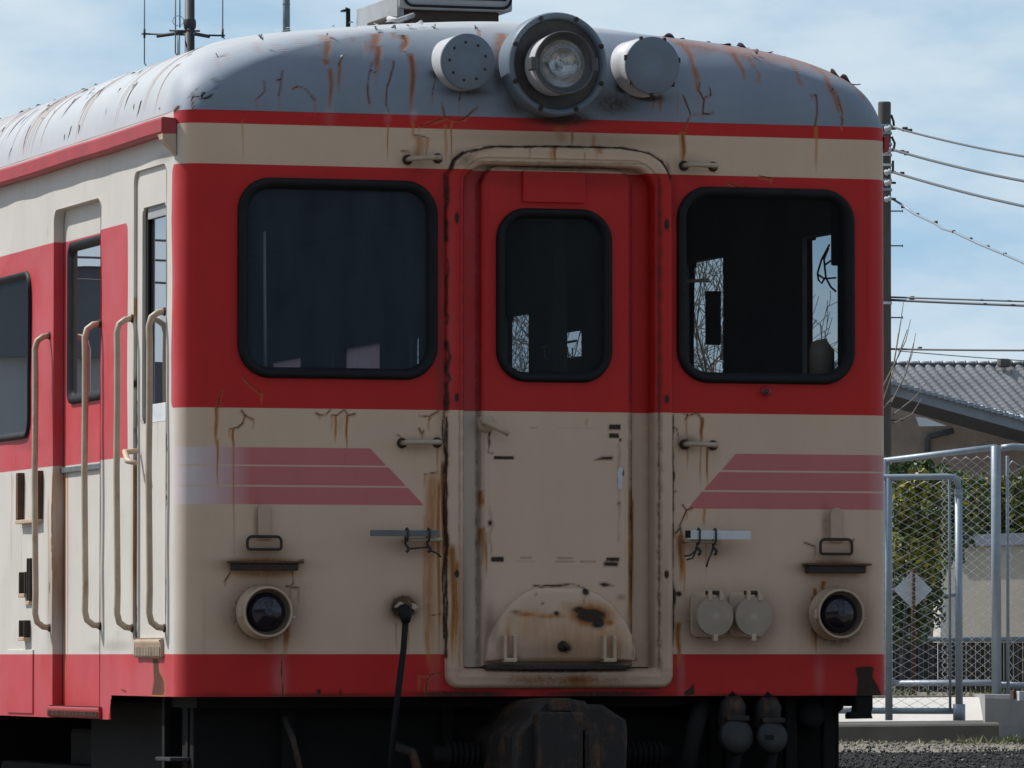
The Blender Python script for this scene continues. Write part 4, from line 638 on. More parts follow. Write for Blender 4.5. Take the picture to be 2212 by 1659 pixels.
for u, v in ((1545, 1332), (1628, 1332)):
    mb = MB(); a, b = F(u-54, v-52), F(u+22, v+44); L = rr(a[0], b[0], b[2], a[2], .02, .02, 1, 1, 5); mb.loft([fr(L, 0), fr(L, -.008), fr(rr(a[0]+.003, b[0]-.003, b[2]+.003, a[2]-.003, .018, .018, 1, 1, 5), -.010)], M['cream'], True, False)
    c = F(u-7, v-4, -.02); mb.lathe(c, (0, -1, 0), [(.068, -.02), (.066, .03), (.060, .034), (.058, .075)], M['capcream'], 30, False); o = mb.build('jumper_socket', car)
    m2 = MB(); c = F(u, v, -.105); m2.lathe(c, (0.06, -1, -0.04), [(.066, -.018), (.072, -.012), (.0735, -.010), (.0735, .003), (.072, .0055)], M['capcream'], 36, False); m2.lathe(c, (0.06, -1, -0.04), [(.0721, .0055), (.055, .0065), (.02, .007), (0, .007)], M['capcream'], 36)
    for sx in (-.022, .022): m2.box(c+np.array([sx-.007, -.012, .060]), c+np.array([sx+.007, .03, .098]), M['cream'], .003)
    m2.tube([c+[-.034, .008, .090], c+[.034, .008, .090]], .008, M['rustdark'], 8); m2.box(c+np.array([-.009, -.008, -.092]), c+np.array([.009, .012, -.066]), M['cream'], .003); m2.build('socket_cap', o)
mb = MB(); mb.tube([F(1655, 846, .0), F(1655, 846, -.03)], .012, M['rustmetal'], 8); mb.lathe(F(1655, 845), (0, -1, 0), [(.02, -.001), (.018, .006), (.0, .01)], M['redpart'], 12); mb.build('wiper_stub', car)
# --- rain gutter on the left and right, end brackets
for sx in (-1, 1):
    mb = MB(); x0, x1 = sx*1.398, (-1.455 if sx < 0 else 1.418); zt = float(S(350, 251.3, -1.455)[2]); zb = float(S(350, 287.5, -1.455)[2])
    L = [(x0, zt-.004), (x1-sx*.004, zt), (x1, zt-.008), (x1, zb+.008), (x1-sx*.006, zb), (x0, zb+.002)]; yg = 0.062
    mb.loft([[(a, yg, b) for a, b in L]]+[[(a+sx*.0012*math.sin(y*9), y, b+.0015*math.sin(y*5)) for a, b in L] for y in np.arange(.3, YEND, .3)]+[[(a, YEND, b) for a, b in L]], M['redpart'], True, False)
    mb.add([(a, yg, b) for a, b in L], [tuple(range(len(L)))], M['redpart']); o = mb.build('rain_gutter', car)
    if sx > 0: continue
    m2 = MB(); z2 = float(S(380, 335, -1.4)[2]); m2.loft([[(sx*1.399, .064, zb+.001), (sx*1.45, .064, zb+.001), (sx*1.449, .064, zb-.02), (sx*1.403, .064, z2), (sx*1.397, .064, z2)], [(sx*1.399, .14, zb+.001), (sx*1.45, .14, zb+.001), (sx*1.447, .12, zb-.02), (sx*1.402, .085, z2), (sx*1.397, .085, z2)]], M['cream'], True, False); m2.add([(sx*1.399, .064, zb+.001), (sx*1.45, .064, zb+.001), (sx*1.449, .064, zb-.02), (sx*1.403, .064, z2), (sx*1.397, .064, z2)], [(0, 1, 2, 3, 4)], M['cream']); m2.build('gutter_bracket', o)
# --- left side: cab door, passenger door, windows, handrails, steps
def side_panel(name, par, outl, x, mat_paint_, hole=None, step=0.012, r=.05):
    ys = merged(np.arange(outl[0], outl[1], step), [outl[1]]+([hole[0], hole[1]] if hole else [])); zs = merged(np.arange(outl[2], outl[3], step), [outl[3]]+([hole[2], hole[3]] if hole else [])); nc = len(ys); mb = MB()
    cy, cz = np.meshgrid((ys[:-1]+ys[1:])/2, (zs[:-1]+zs[1:])/2); keep = np.ones_like(cy, bool)
    if hole: keep &= sdrr(cy, cz, *hole[:4], hole[4]) > 0
    ii, jj = np.nonzero(keep); V = [(x, y, z) for z in zs for y in ys]; mb.add(V, [(i*nc+j, (i+1)*nc+j, (i+1)*nc+j+1, i*nc+j+1) for i, j in zip(ii, jj)], M['paint'], True)
    return mb, mb
def reveal(mb, outl, x0, x1, r, mat):
    n = 40; L = rr(outl[0], outl[1], outl[2], outl[3], r, .004, 12, 90, 8); mb.loft([sd(L, x0), sd(L, x1)], mat)
XD = -1.4+.042
mb, _ = side_panel('x', car, (DOOR[0]-.02, DOOR[1]+.02, ZSB, DOOR[3]+.02), XD, True, (float(S(217, 700, XD)[1]), float(S(151, 700, XD)[1]), float(S(190, 862, XD)[2]), float(S(190, 524, XD)[2]), .05))
reveal(mb, (DOOR[0], DOOR[1], ZSB+.002, DOOR[3]), -1.401, XD-.002, .05, M['paint']); pd = mb.build('passenger_door', car, paint=True)
def side_gasket(name, par, w, r, band, x, glass, proud=.012, rub='rubber'):
    mb = MB(); mb.loft([sd(rr(*inset(w, d), max(r-d, .01), max(r-d, .01), 1, 1, 8), x+xx) for d, xx in [(0, .001), (.003, -proud), (band*.5, -proud), (band, .008)]], M[rub]); o = mb.build(name, par)
    L = sd(rr(*inset(w, band-.003), max(r-band, .01), max(r-band, .01), 1, 1, 8), x+.006); g = MB(); g.add(L, [tuple(range(len(L)))[::-1]], glass); g.build('glass', o); return o
side_gasket('door_window', pd, (float(S(228, 700, XD)[1]), float(S(150, 700, XD)[1]), float(S(190, 868, XD)[2]), float(S(190, 514, XD)[2])), .06, .042, XD, M['glass_side'])
mb = MB(); a, b = S(131, 1017, XD), S(228, 1006, XD); mb.box((XD-.014, b[1], a[2]-.012), (XD, a[1], a[2]+.010), M['steelgrey'], .003); mb.build('door_rail', pd)
XC = -1.4+.012
mb, _ = side_panel('x', car, (CABD[0]-.01, CABD[1]+.01, CABD[2]-.01, CABD[3]+.02), XC, True, CWIN+(.035,)); reveal(mb, CABD, -1.401, XC-.001, .045, M['paint']); reveal(mb, CWIN, XC-.001, XC+.03, .035, M['paint']); cd = mb.build('cab_door', car, paint=True)
mb = MB(); y0, y1, z0, z1 = CWIN; L = sd(rr(y0-.002, y1+.002, z0-.002, z1+.002, .03, .01), XC+.024); mb.add(L, [tuple(range(len(L)))[::-1]], M['glass_side']); wo = mb.build('cab_window', cd)
mb = MB(); mb.box((XC+.012, y0, float(S(330, 470, XC)[2])), (XC+.020, y1, z1), M['unit'], .002); mb.box((XC+.012, y1-.035, z0), (XC+.021, y1, z1), M['rubber'], .002); mb.box((XC+.012, y0, z0), (XC+.019, y1, float(S(330, 872, XC)[2])), M['whitebar'], .002); mb.build('sash', wo)
mb = MB(); p = S(288, 985, -1.42); mb.tube([p+[.02, .02, .02], p+[-.03, .01, .015], p+[-.035, -.05, -.02], p+[-.02, -.12, -.03]], [.010, .012, .012, .009], M['cream'], 8); mb.build('door_handle', cd)
for k, (a, b) in enumerate(PWS):
    side_gasket('side_window', car, (a-.005, b+.005, pwz[0]-.005, pwz[1]+.005), .08, .032, -1.4, M['glass_side'])
for (a, b, c, d) in R_OPEN:
    mb = MB(); L = [(-x_, y_, z_) for x_, y_, z_ in sd(rr(a-.02, b+.02, c-.02, d+.02, .05, .05), -1.395)]; mb.add(L, [tuple(range(len(L)))], M['glass']); so_ = mb.build('side_window', car)
    if (a, b, c, d) in CURT and b-a > .5: m2 = MB(); L = [(-x_, y_, z_) for x_, y_, z_ in sd(rr(a-.03, b+.03, c-.02, d+.02, .03, .03), -1.375)]; m2.add(L, [tuple(range(len(L)))], M['curtain']); m2.build('curtain', so_)
def handrail(u, v0, v1, du):
    mb = MB(); o_ = .060; a, b = S(u+du, v0), S(u+du, v1); pts = [a, a+[-o_*.45, 0, -.004], a+[-o_*.85, 0, -.022], a+[-o_, 0, -.055]]+[a+(b-a)*t+[-o_+.002*math.sin(t*9), 0, 0] for t in (.12, .3, .5, .7, .88)]+[b+[-o_, 0, .055], b+[-o_*.85, 0, .022], b+[-o_*.45, 0, .004], b]
    mb.tube(pts, .0125, M['rail'], 10); mb.lathe(a, (-1, 0, 0), [(.017, -.001), (.017, .003), (.014, .006)], M['rustdark'], 10, False); mb.lathe(b, (-1, 0, 0), [(.017, -.001), (.017, .003), (.014, .006)], M['rustdark'], 10, False); mb.build('handrail', car)
for u, v0, v1 in ((107.5, 725, 1356), (216, 699, 1352), (286, 688, 1357), (356, 673, 1357)): handrail(u, v0, v1, 0)
def step(u0, v0, u1, v1, x0, mat, mat2):
    mb = MB(); a, b = S(u0, v0, x0), S(u1, v1, x0); ya, yb = b[1], a[1]; zt, zb = a[2], b[2]
    mb.loft([[(-1.398, y, zt), (x0-.006, y, zt-.006), (x0, y, zt-.016), (x0, y, zb), (x0+.012, y, zb-.004)] for y in np.linspace(ya, yb, 24)], mat, False, True, False); n = int((yb-ya)/.022)
    for i in range(n):
        y = ya+(i+.5)*(yb-ya)/n; mb.box((x0-.004, y-.005, zb+.004), (x0+.004, y+.005, zb+(zt-zb)*.55), mat2, .001); mb.box((x0+.004, y-.004, zt-.004), (-1.40, y+.004, zt+.002), mat2, .001)
    for y in (ya, yb): mb.box((x0, y-.003, zb), (-1.39, y+.003, zt-.002), mat)
    mb.build('foot_step', car)
step(290, 1380, 346, 1419, -1.413, M['cream'], M['rail']); step(103, 1524, 213, 1551, -1.412, M['redpart'], M['rustmetal'])
mb = MB()
for u0, v0, u1, v1, mt in ((47, 1022, 92, 1122, 'rustmetal'), (53, 1236, 66, 1284, 'rustdark'), (70, 1206, 76, 1300, 'rustdark'), (53, 1340, 65, 1378, 'rustdark')):
    a, b = S(u0, v0), S(u1, v1); t = .008 if u1-u0 < 20 else .014
    mb = MB(); y0_, y1_ = min(a[1], b[1]), max(a[1], b[1]); z0_, z1_ = b[2], a[2]; fw = .075 if u1-u0 > 20 else .025
    mb.box((-1.425, y1_-fw*.5, z0_), (-1.39, y1_, z1_), M[mt], .003); mb.box((-1.425, y0_, z0_), (-1.39, y0_+fw*.5, z1_), M[mt], .003); mb.box((-1.428, y0_, z0_-.012), (-1.39, y1_, z0_+.004), M['cream'], .003); mb.build('label_holder', car)
mb = MB(); a, b = S(18, 1403), S(72, 1546); mb.box((-1.4045, b[1], ZSB+.012), (-1.395, a[1], a[2]), M['paint'], .003)
for (dy, dz) in ((.04, .03), (-.04, .03)): pass
mb.build('access_panel', car, paint=True)
# --- roof equipment
mb = MB(); pA = P(860, 0, 27.3); y0 = 2.55
xa, xb = float(F(866, 10, y0)[0]), float(F(1108, 10, y0)[0]); zb_ = float(F(985, 36, y0)[2]); zg = float(F(985, 22, y0)[2])
xl = float(F(862, 20, y0)[0]); yb_ = y0+.62; ztb = float(F(758, 21, yb_)[2])
fr_ = MB(); fr_.box((xl, y0, zg), (xb, yb_, ztb), M['unit'], .012); fr_.box((xl+.03, y0+.03, Z0+.34), (xb-.05, yb_-.03, zg), M['rustdark'], .01); uo = fr_.build('roof_unit', car); g = MB(); g.box((xl-.004, y0+.015, Z0+.365), (xl+.026, yb_+.004, ztb+.003), M['unit'], .003); g.build('flank_panel', uo)
g = MB(); g.box((xa+.03, y0-.006, zg+.045), (xb-.03, y0, zg+.32), M['rubber'])
for k in range(11): z_ = zg+.06+k*.024; g.box((xa+.035, y0-.012, z_), (xb-.035, y0-.004, z_+.006), M['under_lit'])
g.build('grille', uo); g = MB(); L = rr(xa+.012, xb-.012, zg+.012, zg+.36, .03, .04, 2, 2, 5); g.tube([(p[0], y0-.012, p[1]) for p in L]+[(L[0][0], y0-.012, L[0][1])], .006, M['rubber'], 6, False); g.build('grille_frame', uo)
m3 = MB(); p = F(752, 55, 3.0); m3.tube([F(752, 58, 3.2), F(752, 20, 3.2), F(747, 20, 3.2)], .010, M['rubber'], 6); m3.box(F(742, 24, 3.2), F(752, 20, 3.2)+[0, .05, 0], M['rubber'], .003); m3.build('aerial_stub', car)
m3 = MB(); m3.box(F(836, 44, 2.5), F(884, 36, 2.5)+[0, .3, 0], M['rustdark'], .006); m3.tube([F(840, 40, 2.5), F(860, 44, 2.4), F(892, 33, 2.5)], .012, M['lamp_silver'], 6); m3.build('roof_pipe', car)
# --- interior
mb = MB()
mb.box((-1.33, .1, 1.12), (1.33, YEND, 1.2), M['inside_floor']); mb.build('floor', car)
mb = MB(); mb.box((-1.3, .32, 3.2), (1.3, YEND, 3.23), M['inside']); mb.build('ceiling', car)
def lining(x, opens):
    ys = sorted(set([.12, YEND]+[e for o in opens for e in o[:2]])); zs = sorted(set([1.2, 3.23]+[e for o in opens for e in o[2:]])); mb = MB()
    for a, b in zip(ys[:-1], ys[1:]):
        for c, d in zip(zs[:-1], zs[1:]):
            my, mz = (a+b)/2, (c+d)/2
            if any(o[0] < my < o[1] and o[2] < mz < o[3] for o in opens): continue
            mb.box((x-.01, a, c), (x+.01, b, d), M['inside'])
    mb.build('side_lining', car)
lining(1.365, R_OPEN); lining(-1.345, [(CWIN[0], CWIN[1], CWIN[2], CWIN[3]), (DOOR[0]+.02, DOOR[1]-.02, 2.0, 2.85)]+[(a, b, pwz[0], pwz[1]) for a, b in PWS])
mb = MB(); mb.box((-1.34, .06, 1.2), (1.34, .075, ZRB-.02), M['inside']); mb.box((-1.34, .07, WL_o[3]+.01), (1.34, .09, 3.22), M['inside']); mb.box((-1.34, .06, ZRB-.05), (GI[0]-.03, .30, ZRB-.02), M['inside']); mb.box((GI[1]+.03, .06, ZRB-.05), (1.34, .42, ZRB-.02), M['inside']); mb.box((WL_o[1]-.01, .075, 1.2), (GI[0]-.02, .09, 3.2), M['inside']); mb.box((GI[1]+.02, .075, 1.2), (WR_o[0]+.01, .09, 3.2), M['inside']); mb.build('cab_front_lining', car)
mb = MB(); mb.box((-1.34, YEND-.05, 1.2), (1.34, YEND-.02, 3.2), M['inside']); mb.build('bulkhead', car)
mb = MB(); mb.tube([F(573, 808, .10), F(571, 500, .10)], .006, M['whitebar'], 8); mb.build('glint_rod', car)  # pale rod standing in for a sunlit line in the windscreen
mb = MB()
for u in (1203,): p = F(u, 700, 1.1); mb.box((p[0]-.03, 1.06, 1.2), (p[0]+.03, 1.12, 3.2), M['inside']); mb.build('door_post', car); mb = MB()

mb = MB()
for k in range(7): p = F(1176+k*10, 768+math.sin(k)*3, 1.6); mb.tube([p+[0, 0, .03], p+[.004, 0, -.01], p+[.012, 0, -.015]], .003, M['lamp_silver'], 5)
p, q_ = F(1170, 765, 1.6), F(1246, 752, 1.6); mb.tube([p+[0, 0, .03], q_+[0, 0, .03]], .006, M['lamp_silver'], 6); mb.build('gauge_rail', car)
mb = MB(); p = F(1800, 560, .40); mb.box((p[0]-.02, .25, float(F(1800, 575, .4)[2])), (1.35, .38, 3.2), M['rubber'], .01); mb.box((float(F(1806, 700, .3)[0]), .22, 2.05), (1.35, .30, 3.0), M['rubber'], .02); bo = mb.build('cab_switch_box', car)
m2 = MB(); 
for pts in ([(1792, 528), (1775, 560), (1766, 590), (1768, 605), (1775, 612), (1782, 600)], [(1790, 535), (1780, 560), (1784, 600), (1795, 620), (1806, 630)], [(1766, 592), (1780, 602), (1806, 600)], [(1781, 573), (1795, 563)]): m2.tube([F(u_, v_, .36) for u_, v_ in pts], .004, M['wire'], 6)
m2.build('loose_cable', bo)
mb = MB(); mb.tube([F(1775, 830, .42), F(1775, 760, .42), F(1768, 735, .42)], [.05, .05, .03], M['rail'], 12); mb.build('brake_handle', car)
mb = MB(); mb.box(F(1527, 628, 1.5), F(1559, 745, 1.5)+[0, .03, 0], M['inside'], .01); mb.build('cab_panel', car); mb = MB(); mb.tube([F(1480, 607, 1.0), F(1530, 606, 1.0)], .008, M['lamp_silver'], 6); mb.box(F(1524, 604, 1.0), F(1534, 610, 1.0)+[0, .02, 0], M['inside'], .005); mb.build('cab_fitting', car)
# --- below the floor
mb = MB(); mb.box((-1.28, .25, .62), (1.28, .42, 1.0), M['under'], .01); mb.box((-1.3, .12, .96), (1.3, .5, 1.1), M['under']); mb.box((-1.33, .05, 1.0), (1.33, YEND, 1.11), M['under']); mb.build('headstock', car)
mb = MB(); mb.box((-1.15, 5.2, .25), (1.15, 14.2, .98), M['under'], .03); mb.box((-1.2, 1.0, .35), (.55, 2.2, .98), M['under'], .03); mb.build('equipment_case', car)
for yb in (3.2, 16.4):
    bg_ = MB()
    for sx in (-1, 1): bg_.box((sx*.98-.06, yb-1.3, .45), (sx*.98+.06, yb+1.3, .70), M['under'], .02)
    bg_.box((-.98, yb-.25, .5), (.98, yb+.25, .85), M['under'], .02); bo = bg_.build('bogie', car)
    for dy in (-1.05, 1.05):
        w = MB()
        for sx in (-1, 1): w.lathe((sx*.535, yb+dy, .43), (sx, 0, 0), [(.10, .10), (.38, .08), (.43, .0), (.46, -.06), (.46, -.09), (.0, -.09)], M['under_lit'], 32)
        w.tube([(-.6, yb+dy, .43), (.6, yb+dy, .43)], .09, M['under'], 12); w.build('wheelset', bo)
mb = MB(); FB = lambda u, v: (float(F(u, v, -.28)[0]), float(F(u, v, -.28)[2]))
mb.prism([FB(*p) for p in ((1106, 1700), (1107, 1592), (1140, 1557), (1152, 1530), (1168, 1513), (1215, 1508), (1262, 1514), (1274, 1526), (1300, 1522), (1318, 1534), (1352, 1556), (1355, 1580), (1352, 1700))], -.30, .3, M['under_lit'], .02)
FB = lambda u, v: (float(F(u, v, -.34)[0]), float(F(u, v, -.34)[2]))
mb.prism([FB(*p) for p in ((1160, 1700), (1160, 1542), (1166, 1537), (1252, 1538), (1257, 1544), (1257, 1700))], -.36, -.28, M['under_lit'], .012); mb.box(F(1262, 1575, -.33), F(1300, 1700, -.33)+[0, .1, 0], M['under_lit'], .02); mb.prism([FB(*p) for p in ((1188, 1520), (1200, 1508), (1236, 1508), (1240, 1538), (1190, 1538))], -.33, -.28, M['under_lit'], .01); mb.build('coupler', car)
def hose(name, pts, r, mat, y=-.05, n=10):
    m = MB(); m.tube([F(u, v, y+dy) for u, v, dy in pts], r, mat, n); return m.build(name, car)
mb = MB(); mb.tube([F(1520, 1505, .1), F(1503, 1570, .02), F(1478, 1680, -.02)], .034, M['under'], 12); mb.tube([F(1538, 1500, .1), F(1540, 1600, .1), F(1537, 1690, .1)], .018, M['under'], 8); mb.build('brake_hose', car)
for u, v, r in ((1591, 1590, 38), (1668, 1592, 35)):
    mb = MB(); c = F(u, v, -.04); R_ = r/566; mb.lathe(c, (.1, -1, .12), [(R_*.8, -.05), (R_, -.02), (R_, .004), (R_*.93, .012), (R_*.4, .016), (0, .016)], M['capdark'], 32); mb.box(c+np.array([-.04, -.01, R_*.85]), c+np.array([.05, .04, R_*.85+.02]), M['under_lit'], .004); mb.lathe(c+[-.0, .05, .09], (0, -.4, 1), [(.05, -.05), (.05, .03), (.03, .06), (.0, .06)], M['under_lit'], 16); mb.tube([c+[0, .06, .14], c+[-.02, .12, .28]], .03, M['under'], 8)
    if u > 1650: mb.box(c+np.array([-.035, -.022, -.01]), c+np.array([.0, -.008, .008]), M['rubber'], .002)
    mb.tube([c+[.01, .02, -R_*.7], c+[-.012, .03, -.2]], .022, M['under'], 8); mb.build('air_hose_coupling', car)
for u, w in ((1788, 26), (1706, 26), (1571, 16)):
    mb = MB(); a = F(u-w/2, 1500, .12); b = F(u+w/2, 1720, .12); mb.box((a[0], .10, b[2]), (b[0], .14, 1.02), M['under'], .006); mb.build('hanger_bar', car)
mb = MB(); c = F(1752, 1545, .1); mb.lathe(c, (0, -1, 0), [(.05, -.1), (.055, .0), (.045, .03), (0, .03)], M['under'], 20); mb.tube([F(1800, 1540, .1), F(1815, 1528, .1), F(1822, 1505, .1)], .012, M['under'], 8); mb.build('isolating_cock', car)
mb = MB(); L = [(1846, 1500), (1884, 1500), (1884, 1530), (1881, 1540), (1884, 1552), (1834, 1553), (1833, 1544), (1838, 1538), (1846, 1540), (1848, 1526)]; mb.prism([(float(F(*p, .02)[0]), float(F(*p, .02)[2])) for p in L], .01, .06, M['under'], .004); mb.build('corner_step', car)
for u0, u1, v1, y_ in ((355, 372, 1700, .5), (405, 431, 1700, .3), (612, 640, 1700, .2), (960, 980, 1700, .2), (1410, 1424, 1700, .3)):
    mb = MB(); a, b = F(u0, 1500, y_), F(u1, v1, y_); mb.box((a[0], y_, b[2]), (b[0], y_+.04, 1.0), M['under'], .006); mb.build('hanger_bar', car)
mb = MB(); a, b = F(357, 1636, .35), F(408, 1644, .35); mb.box((a[0], .28, b[2]), (b[0], .5, a[2]), M['capdark'], .004); mb.build('step_tread', car)
mb = MB(); mb.tube([F(614, 1548, .1), F(634, 1600, .08), F(655, 1690, .05)], .012, M['under_lit'], 8); mb.build('brake_pipe', car); mb = MB(); mb.tube([F(850, 1610, .1), F(890, 1625, .08), F(912, 1690, .05)], .02, M['under_lit'], 8); mb.build('brake_pipe', car)
for u in (1000, 1385):
    mb = MB(); c = F(u, 1630, .1)
    for k in range(7): mb.lathe(c+np.array([-.07+k*.022, 0, 0]), (1, 0, 0), [(.035, 0), (.05, .006), (.05, .012), (.035, .018)], M['under'], 16, False)
    mb.tube([c+[-.12, 0, 0], c+[.12, 0, 0]], .034, M['under'], 12); mb.build('flexible_hose', car)
# ------------------------------------------------------------------ GROUND
GZ = float(P(2000, 1605, 46)[2])
def ground():
    xs = np.concatenate([np.linspace(-900, -12, 30), np.linspace(-11, 24, 90), np.linspace(26, 900, 30)]); ys = np.concatenate([np.linspace(-900, -32, 25), np.linspace(-30, 70, 120), np.linspace(74, 1600, 50)])
    X, Y = np.meshgrid(xs, ys); t = np.clip((np.abs(X)-1.9)/1.4, 0, 1); Z = -0.2+(GZ+0.2)*t*t*(3-2*t)*(X > 0)+(0.15)*t*(X < 0); Z += 0.012*np.sin(X*3.1+Y)*np.sin(Y*2.3)
    V = np.stack([X, Y, Z], -1).reshape(-1, 3); nc = len(xs); f = [(i*nc+j, i*nc+j+1, (i+1)*nc+j+1, (i+1)*nc+j) for i in range(len(ys)-1) for j in range(nc-1)]
    mb = MB(); mb.add(V, f, M['ground'], True); o = mb.build('ground'); o['kind'] = 'structure'; o['label'] = 'gravel yard with dark track bed and a shadow band painted at right'
    d = (V-CAM)@_H; lat = (V-CAM)@_R
    setattr_f(o.data, 'ballast_shade', np.where((V[:, 0] > 2) & (d > 26), np.clip((41.2+0.25*lat-d)/1.0+.5, 0, 1), np.clip((2.4-np.abs(V[:, 0]))/.4, 0, 1)*(V[:, 1] > -6))); return o  # band right of the track is a shadow painted into the ground colour
ground()
mb = MB()
for sx in (-.535, .535): mb.box((sx-.035, -30, -.1), (sx+.035, 40, 0), M['rustmetal']); mb.box((sx-.06, -30, -.2), (sx+.06, 40, -.17), M['rustmetal'])
for k in range(60): mb.box((-1.0, -8+k*.62, -.24), (1.0, -7.78+k*.62, -.12), M['under_lit'], .01)
o = mb.build('railway_track'); o['kind'] = 'structure'
# ------------------------------------------------------------------ KERBS AND WALL behind the gate
def G(u, v, d): return P(u, v, d)
def slab(name, u0, u1, vt0, vt1, d0, d1, zb, depth, mat, label, struct=True, bev=.02):
    a, b = P(u0, vt0, d0), P(u1, vt1, d1); mb = MB(); n = 10; dv = _H*depth; A = []
    for i in range(n+1):
        t = i/n; p = a+(b-a)*t; zt = p[2]; pp = p+dv; A.append([(p[0], p[1], zb), (p[0], p[1], zt-bev), tuple(p+_H*bev*.4-np.array([0, 0, bev*.3])), tuple(p+_H*bev), (pp[0], pp[1], zt), (pp[0], pp[1], zb)])
    mb.loft(A, mat, True, False, True); mb.add(A[0], [(0, 1, 2, 3, 4, 5)], mat); o = mb.build(name)
    return o
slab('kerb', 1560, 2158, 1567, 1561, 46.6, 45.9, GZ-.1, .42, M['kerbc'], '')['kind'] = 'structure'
GA, GB = 47.6, 47.0
mb = MB(); A = []; a, b = P(1600, 1512, 48.6), P(2138, 1506, 48.2)
for t in np.linspace(0, 1, 8):
    p = a+(b-a)*t; A.append([tuple(p-_H*.42)[:2]+(GZ-.1,), tuple(p-_H*.40)[:2]+(p[2]-.17,), tuple(p-_H*.10)[:2]+(p[2]-.035,), tuple(p), tuple(p+_H*.5), tuple(p+_H*.5)[:2]+(GZ-.1,)])
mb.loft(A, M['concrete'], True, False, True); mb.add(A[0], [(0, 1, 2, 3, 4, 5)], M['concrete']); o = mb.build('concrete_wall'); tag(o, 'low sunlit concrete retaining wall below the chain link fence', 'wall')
a, b = P(2128, 1500, 47.6), P(2260, 1503, 47.9); mb = MB(); A = []
for t in np.linspace(0, 1, 6): p = a+(b-a)*t; q = p+_H*1.2; A.append([(p[0], p[1], GZ-.1), (p[0], p[1], p[2]-.03), tuple(p+_H*.03), tuple(q), (q[0], q[1], GZ-.1)])
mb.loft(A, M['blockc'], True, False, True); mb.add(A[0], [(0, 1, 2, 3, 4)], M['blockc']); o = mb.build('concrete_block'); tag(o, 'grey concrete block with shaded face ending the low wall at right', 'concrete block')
# the bank behind the wall that the fence stands on
mb = MB(); zt = float(P(2100, 1497, 49)[2]); p = [P(1500, 1500, 48.9), P(2400, 1500, 48.5), P(2500, 1500, 74), P(1400, 1500, 74)]; mb.add([(q[0], q[1], zt-.02) for q in p]+[(q[0], q[1], GZ-.2) for q in p], [(0, 1, 2, 3), (0, 4, 5, 1), (1, 5, 6, 2), (2, 6, 7, 3), (3, 7, 4, 0)], M['ground']); o = mb.build('terrace'); o['kind'] = 'structure'; setattr_f(o.data, 'ballast_shade', np.zeros(8))
# ------------------------------------------------------------------ CHAIN LINK FENCE AND GATE
def linkmesh(mb, a, b, z0, z1, pitch=.060, r=.0028):
    a, b = np.array(a, float), np.array(b, float); d = b-a; d[2] = 0; L = np.linalg.norm(d); d /= L; nrm = np.array([-d[1], d[0], 0]); n = int(L/pitch)+1; m = int((z1-z0)/(pitch*.55))
    for i in range(n):
        pts = []
        for k in range(m+1):
            s = i*pitch+(pitch*.5 if (k+i) % 2 else -pitch*.5)*1.04; s = min(max(s, 0), L); p = a+d*s+nrm*(.004 if (k % 2) ^ (i % 2) else -.004); p[2] = z0+k*pitch*.55; pts.append(p)
        mb.tube(pts, r, M['wiremesh'], 4, False)
def post(mb, u, v0, v1, d, r, mat='galv', zb=None, cap=True):
    a, b = P(u, v0, d), P(u, v1, d); z = b[2] if zb is None else zb; mb.tube([(a[0], a[1], z), (a[0], a[1], a[2]-.004), (a[0], a[1], a[2])], [r, r, r*.8], M[mat], 16)
fd1 = 48.9
fence = thing('chain_link_fence', 'tall galvanised chain link fence standing on the concrete wall behind the gate', 'fence', P(2152, 1500, fd1))
mb = MB(); post(mb, 2151, 963, 1512, fd1, .038); mb.build('post', fence)
mb = MB(); post(mb, 1911, 992, 1512, 49.9, .034); mb.build('post', fence)
mb = MB(); post(mb, 1560, 1030, 1512, 51.3, .036); mb.build('post', fence)
mb = MB(); mb.tube([P(1560, 1034, 51.3), P(1915, 995, 49.9), P(2151, 966, fd1)], .025, M['galv'], 12); mb.build('top_rail', fence)
mb = MB(); mb.tube([P(1560, 1480, 51.3), P(1915, 1476, 49.9), P(2151, 1475, fd1)], .025, M['galv'], 12); mb.build('bottom_rail', fence)
mb = MB(); a, b = P(2036, 1470, fd1+.45), P(2151, 1470, fd1); linkmesh(mb, a+_H*.03, b+_H*.03, float(P(2151, 1474, fd1)[2]), float(P(2000, 988, 49.5)[2])); mb.build('wire_mesh', fence)
mb = MB(); post(mb, 2176, 985, 1512, fd1+.1, .013); mb.build('stretcher_bar', fence)
f2 = thing('chain_link_fence', 'chain link fence panel at the right edge beyond the tall post', 'fence', P(2200, 1500, fd1+.15))
mb = MB(); mb.tube([P(2163, 968, fd1+.15), P(2185, 965, fd1+.15), P(2420, 975, fd1+.6)], .026, M['galv'], 12); mb.build('top_rail', f2)
mb = MB(); mb.tube([P(2160, 1480, fd1+.15), P(2420, 1483, fd1+.6)], .025, M['galv'], 12); mb.build('bottom_rail', f2)
mb = MB(); linkmesh(mb, P(2178, 1478, fd1+.2), P(2400, 1478, fd1+.6), float(P(2200, 1478, fd1)[2]), float(P(2200, 980, fd1)[2]), .085); mb.build('wire_mesh', f2)
mb = MB(); post(mb, 2400, 970, 1512, fd1+.6, .038); mb.build('post', f2)
gdp = 46.6
gate = thing('chain_link_gate', 'galvanised tube framed chain link gate nearest the railcar', 'gate', P(2070, 1555, gdp))
mb = MB(); a = P(2066, 1034, gdp); zb = float(P(2070, 1556, gdp)[2]); pts = [P(1600, 1030, gdp+.4), P(1915, 1031, gdp+.1), P(2046, 1029.5, gdp), P(2060, 1031, gdp), P(2069, 1040, gdp), P(2070.5, 1056, gdp)]; mb.tube(pts, .0235, M['galv'], 14); mb.build('top_rail', gate)
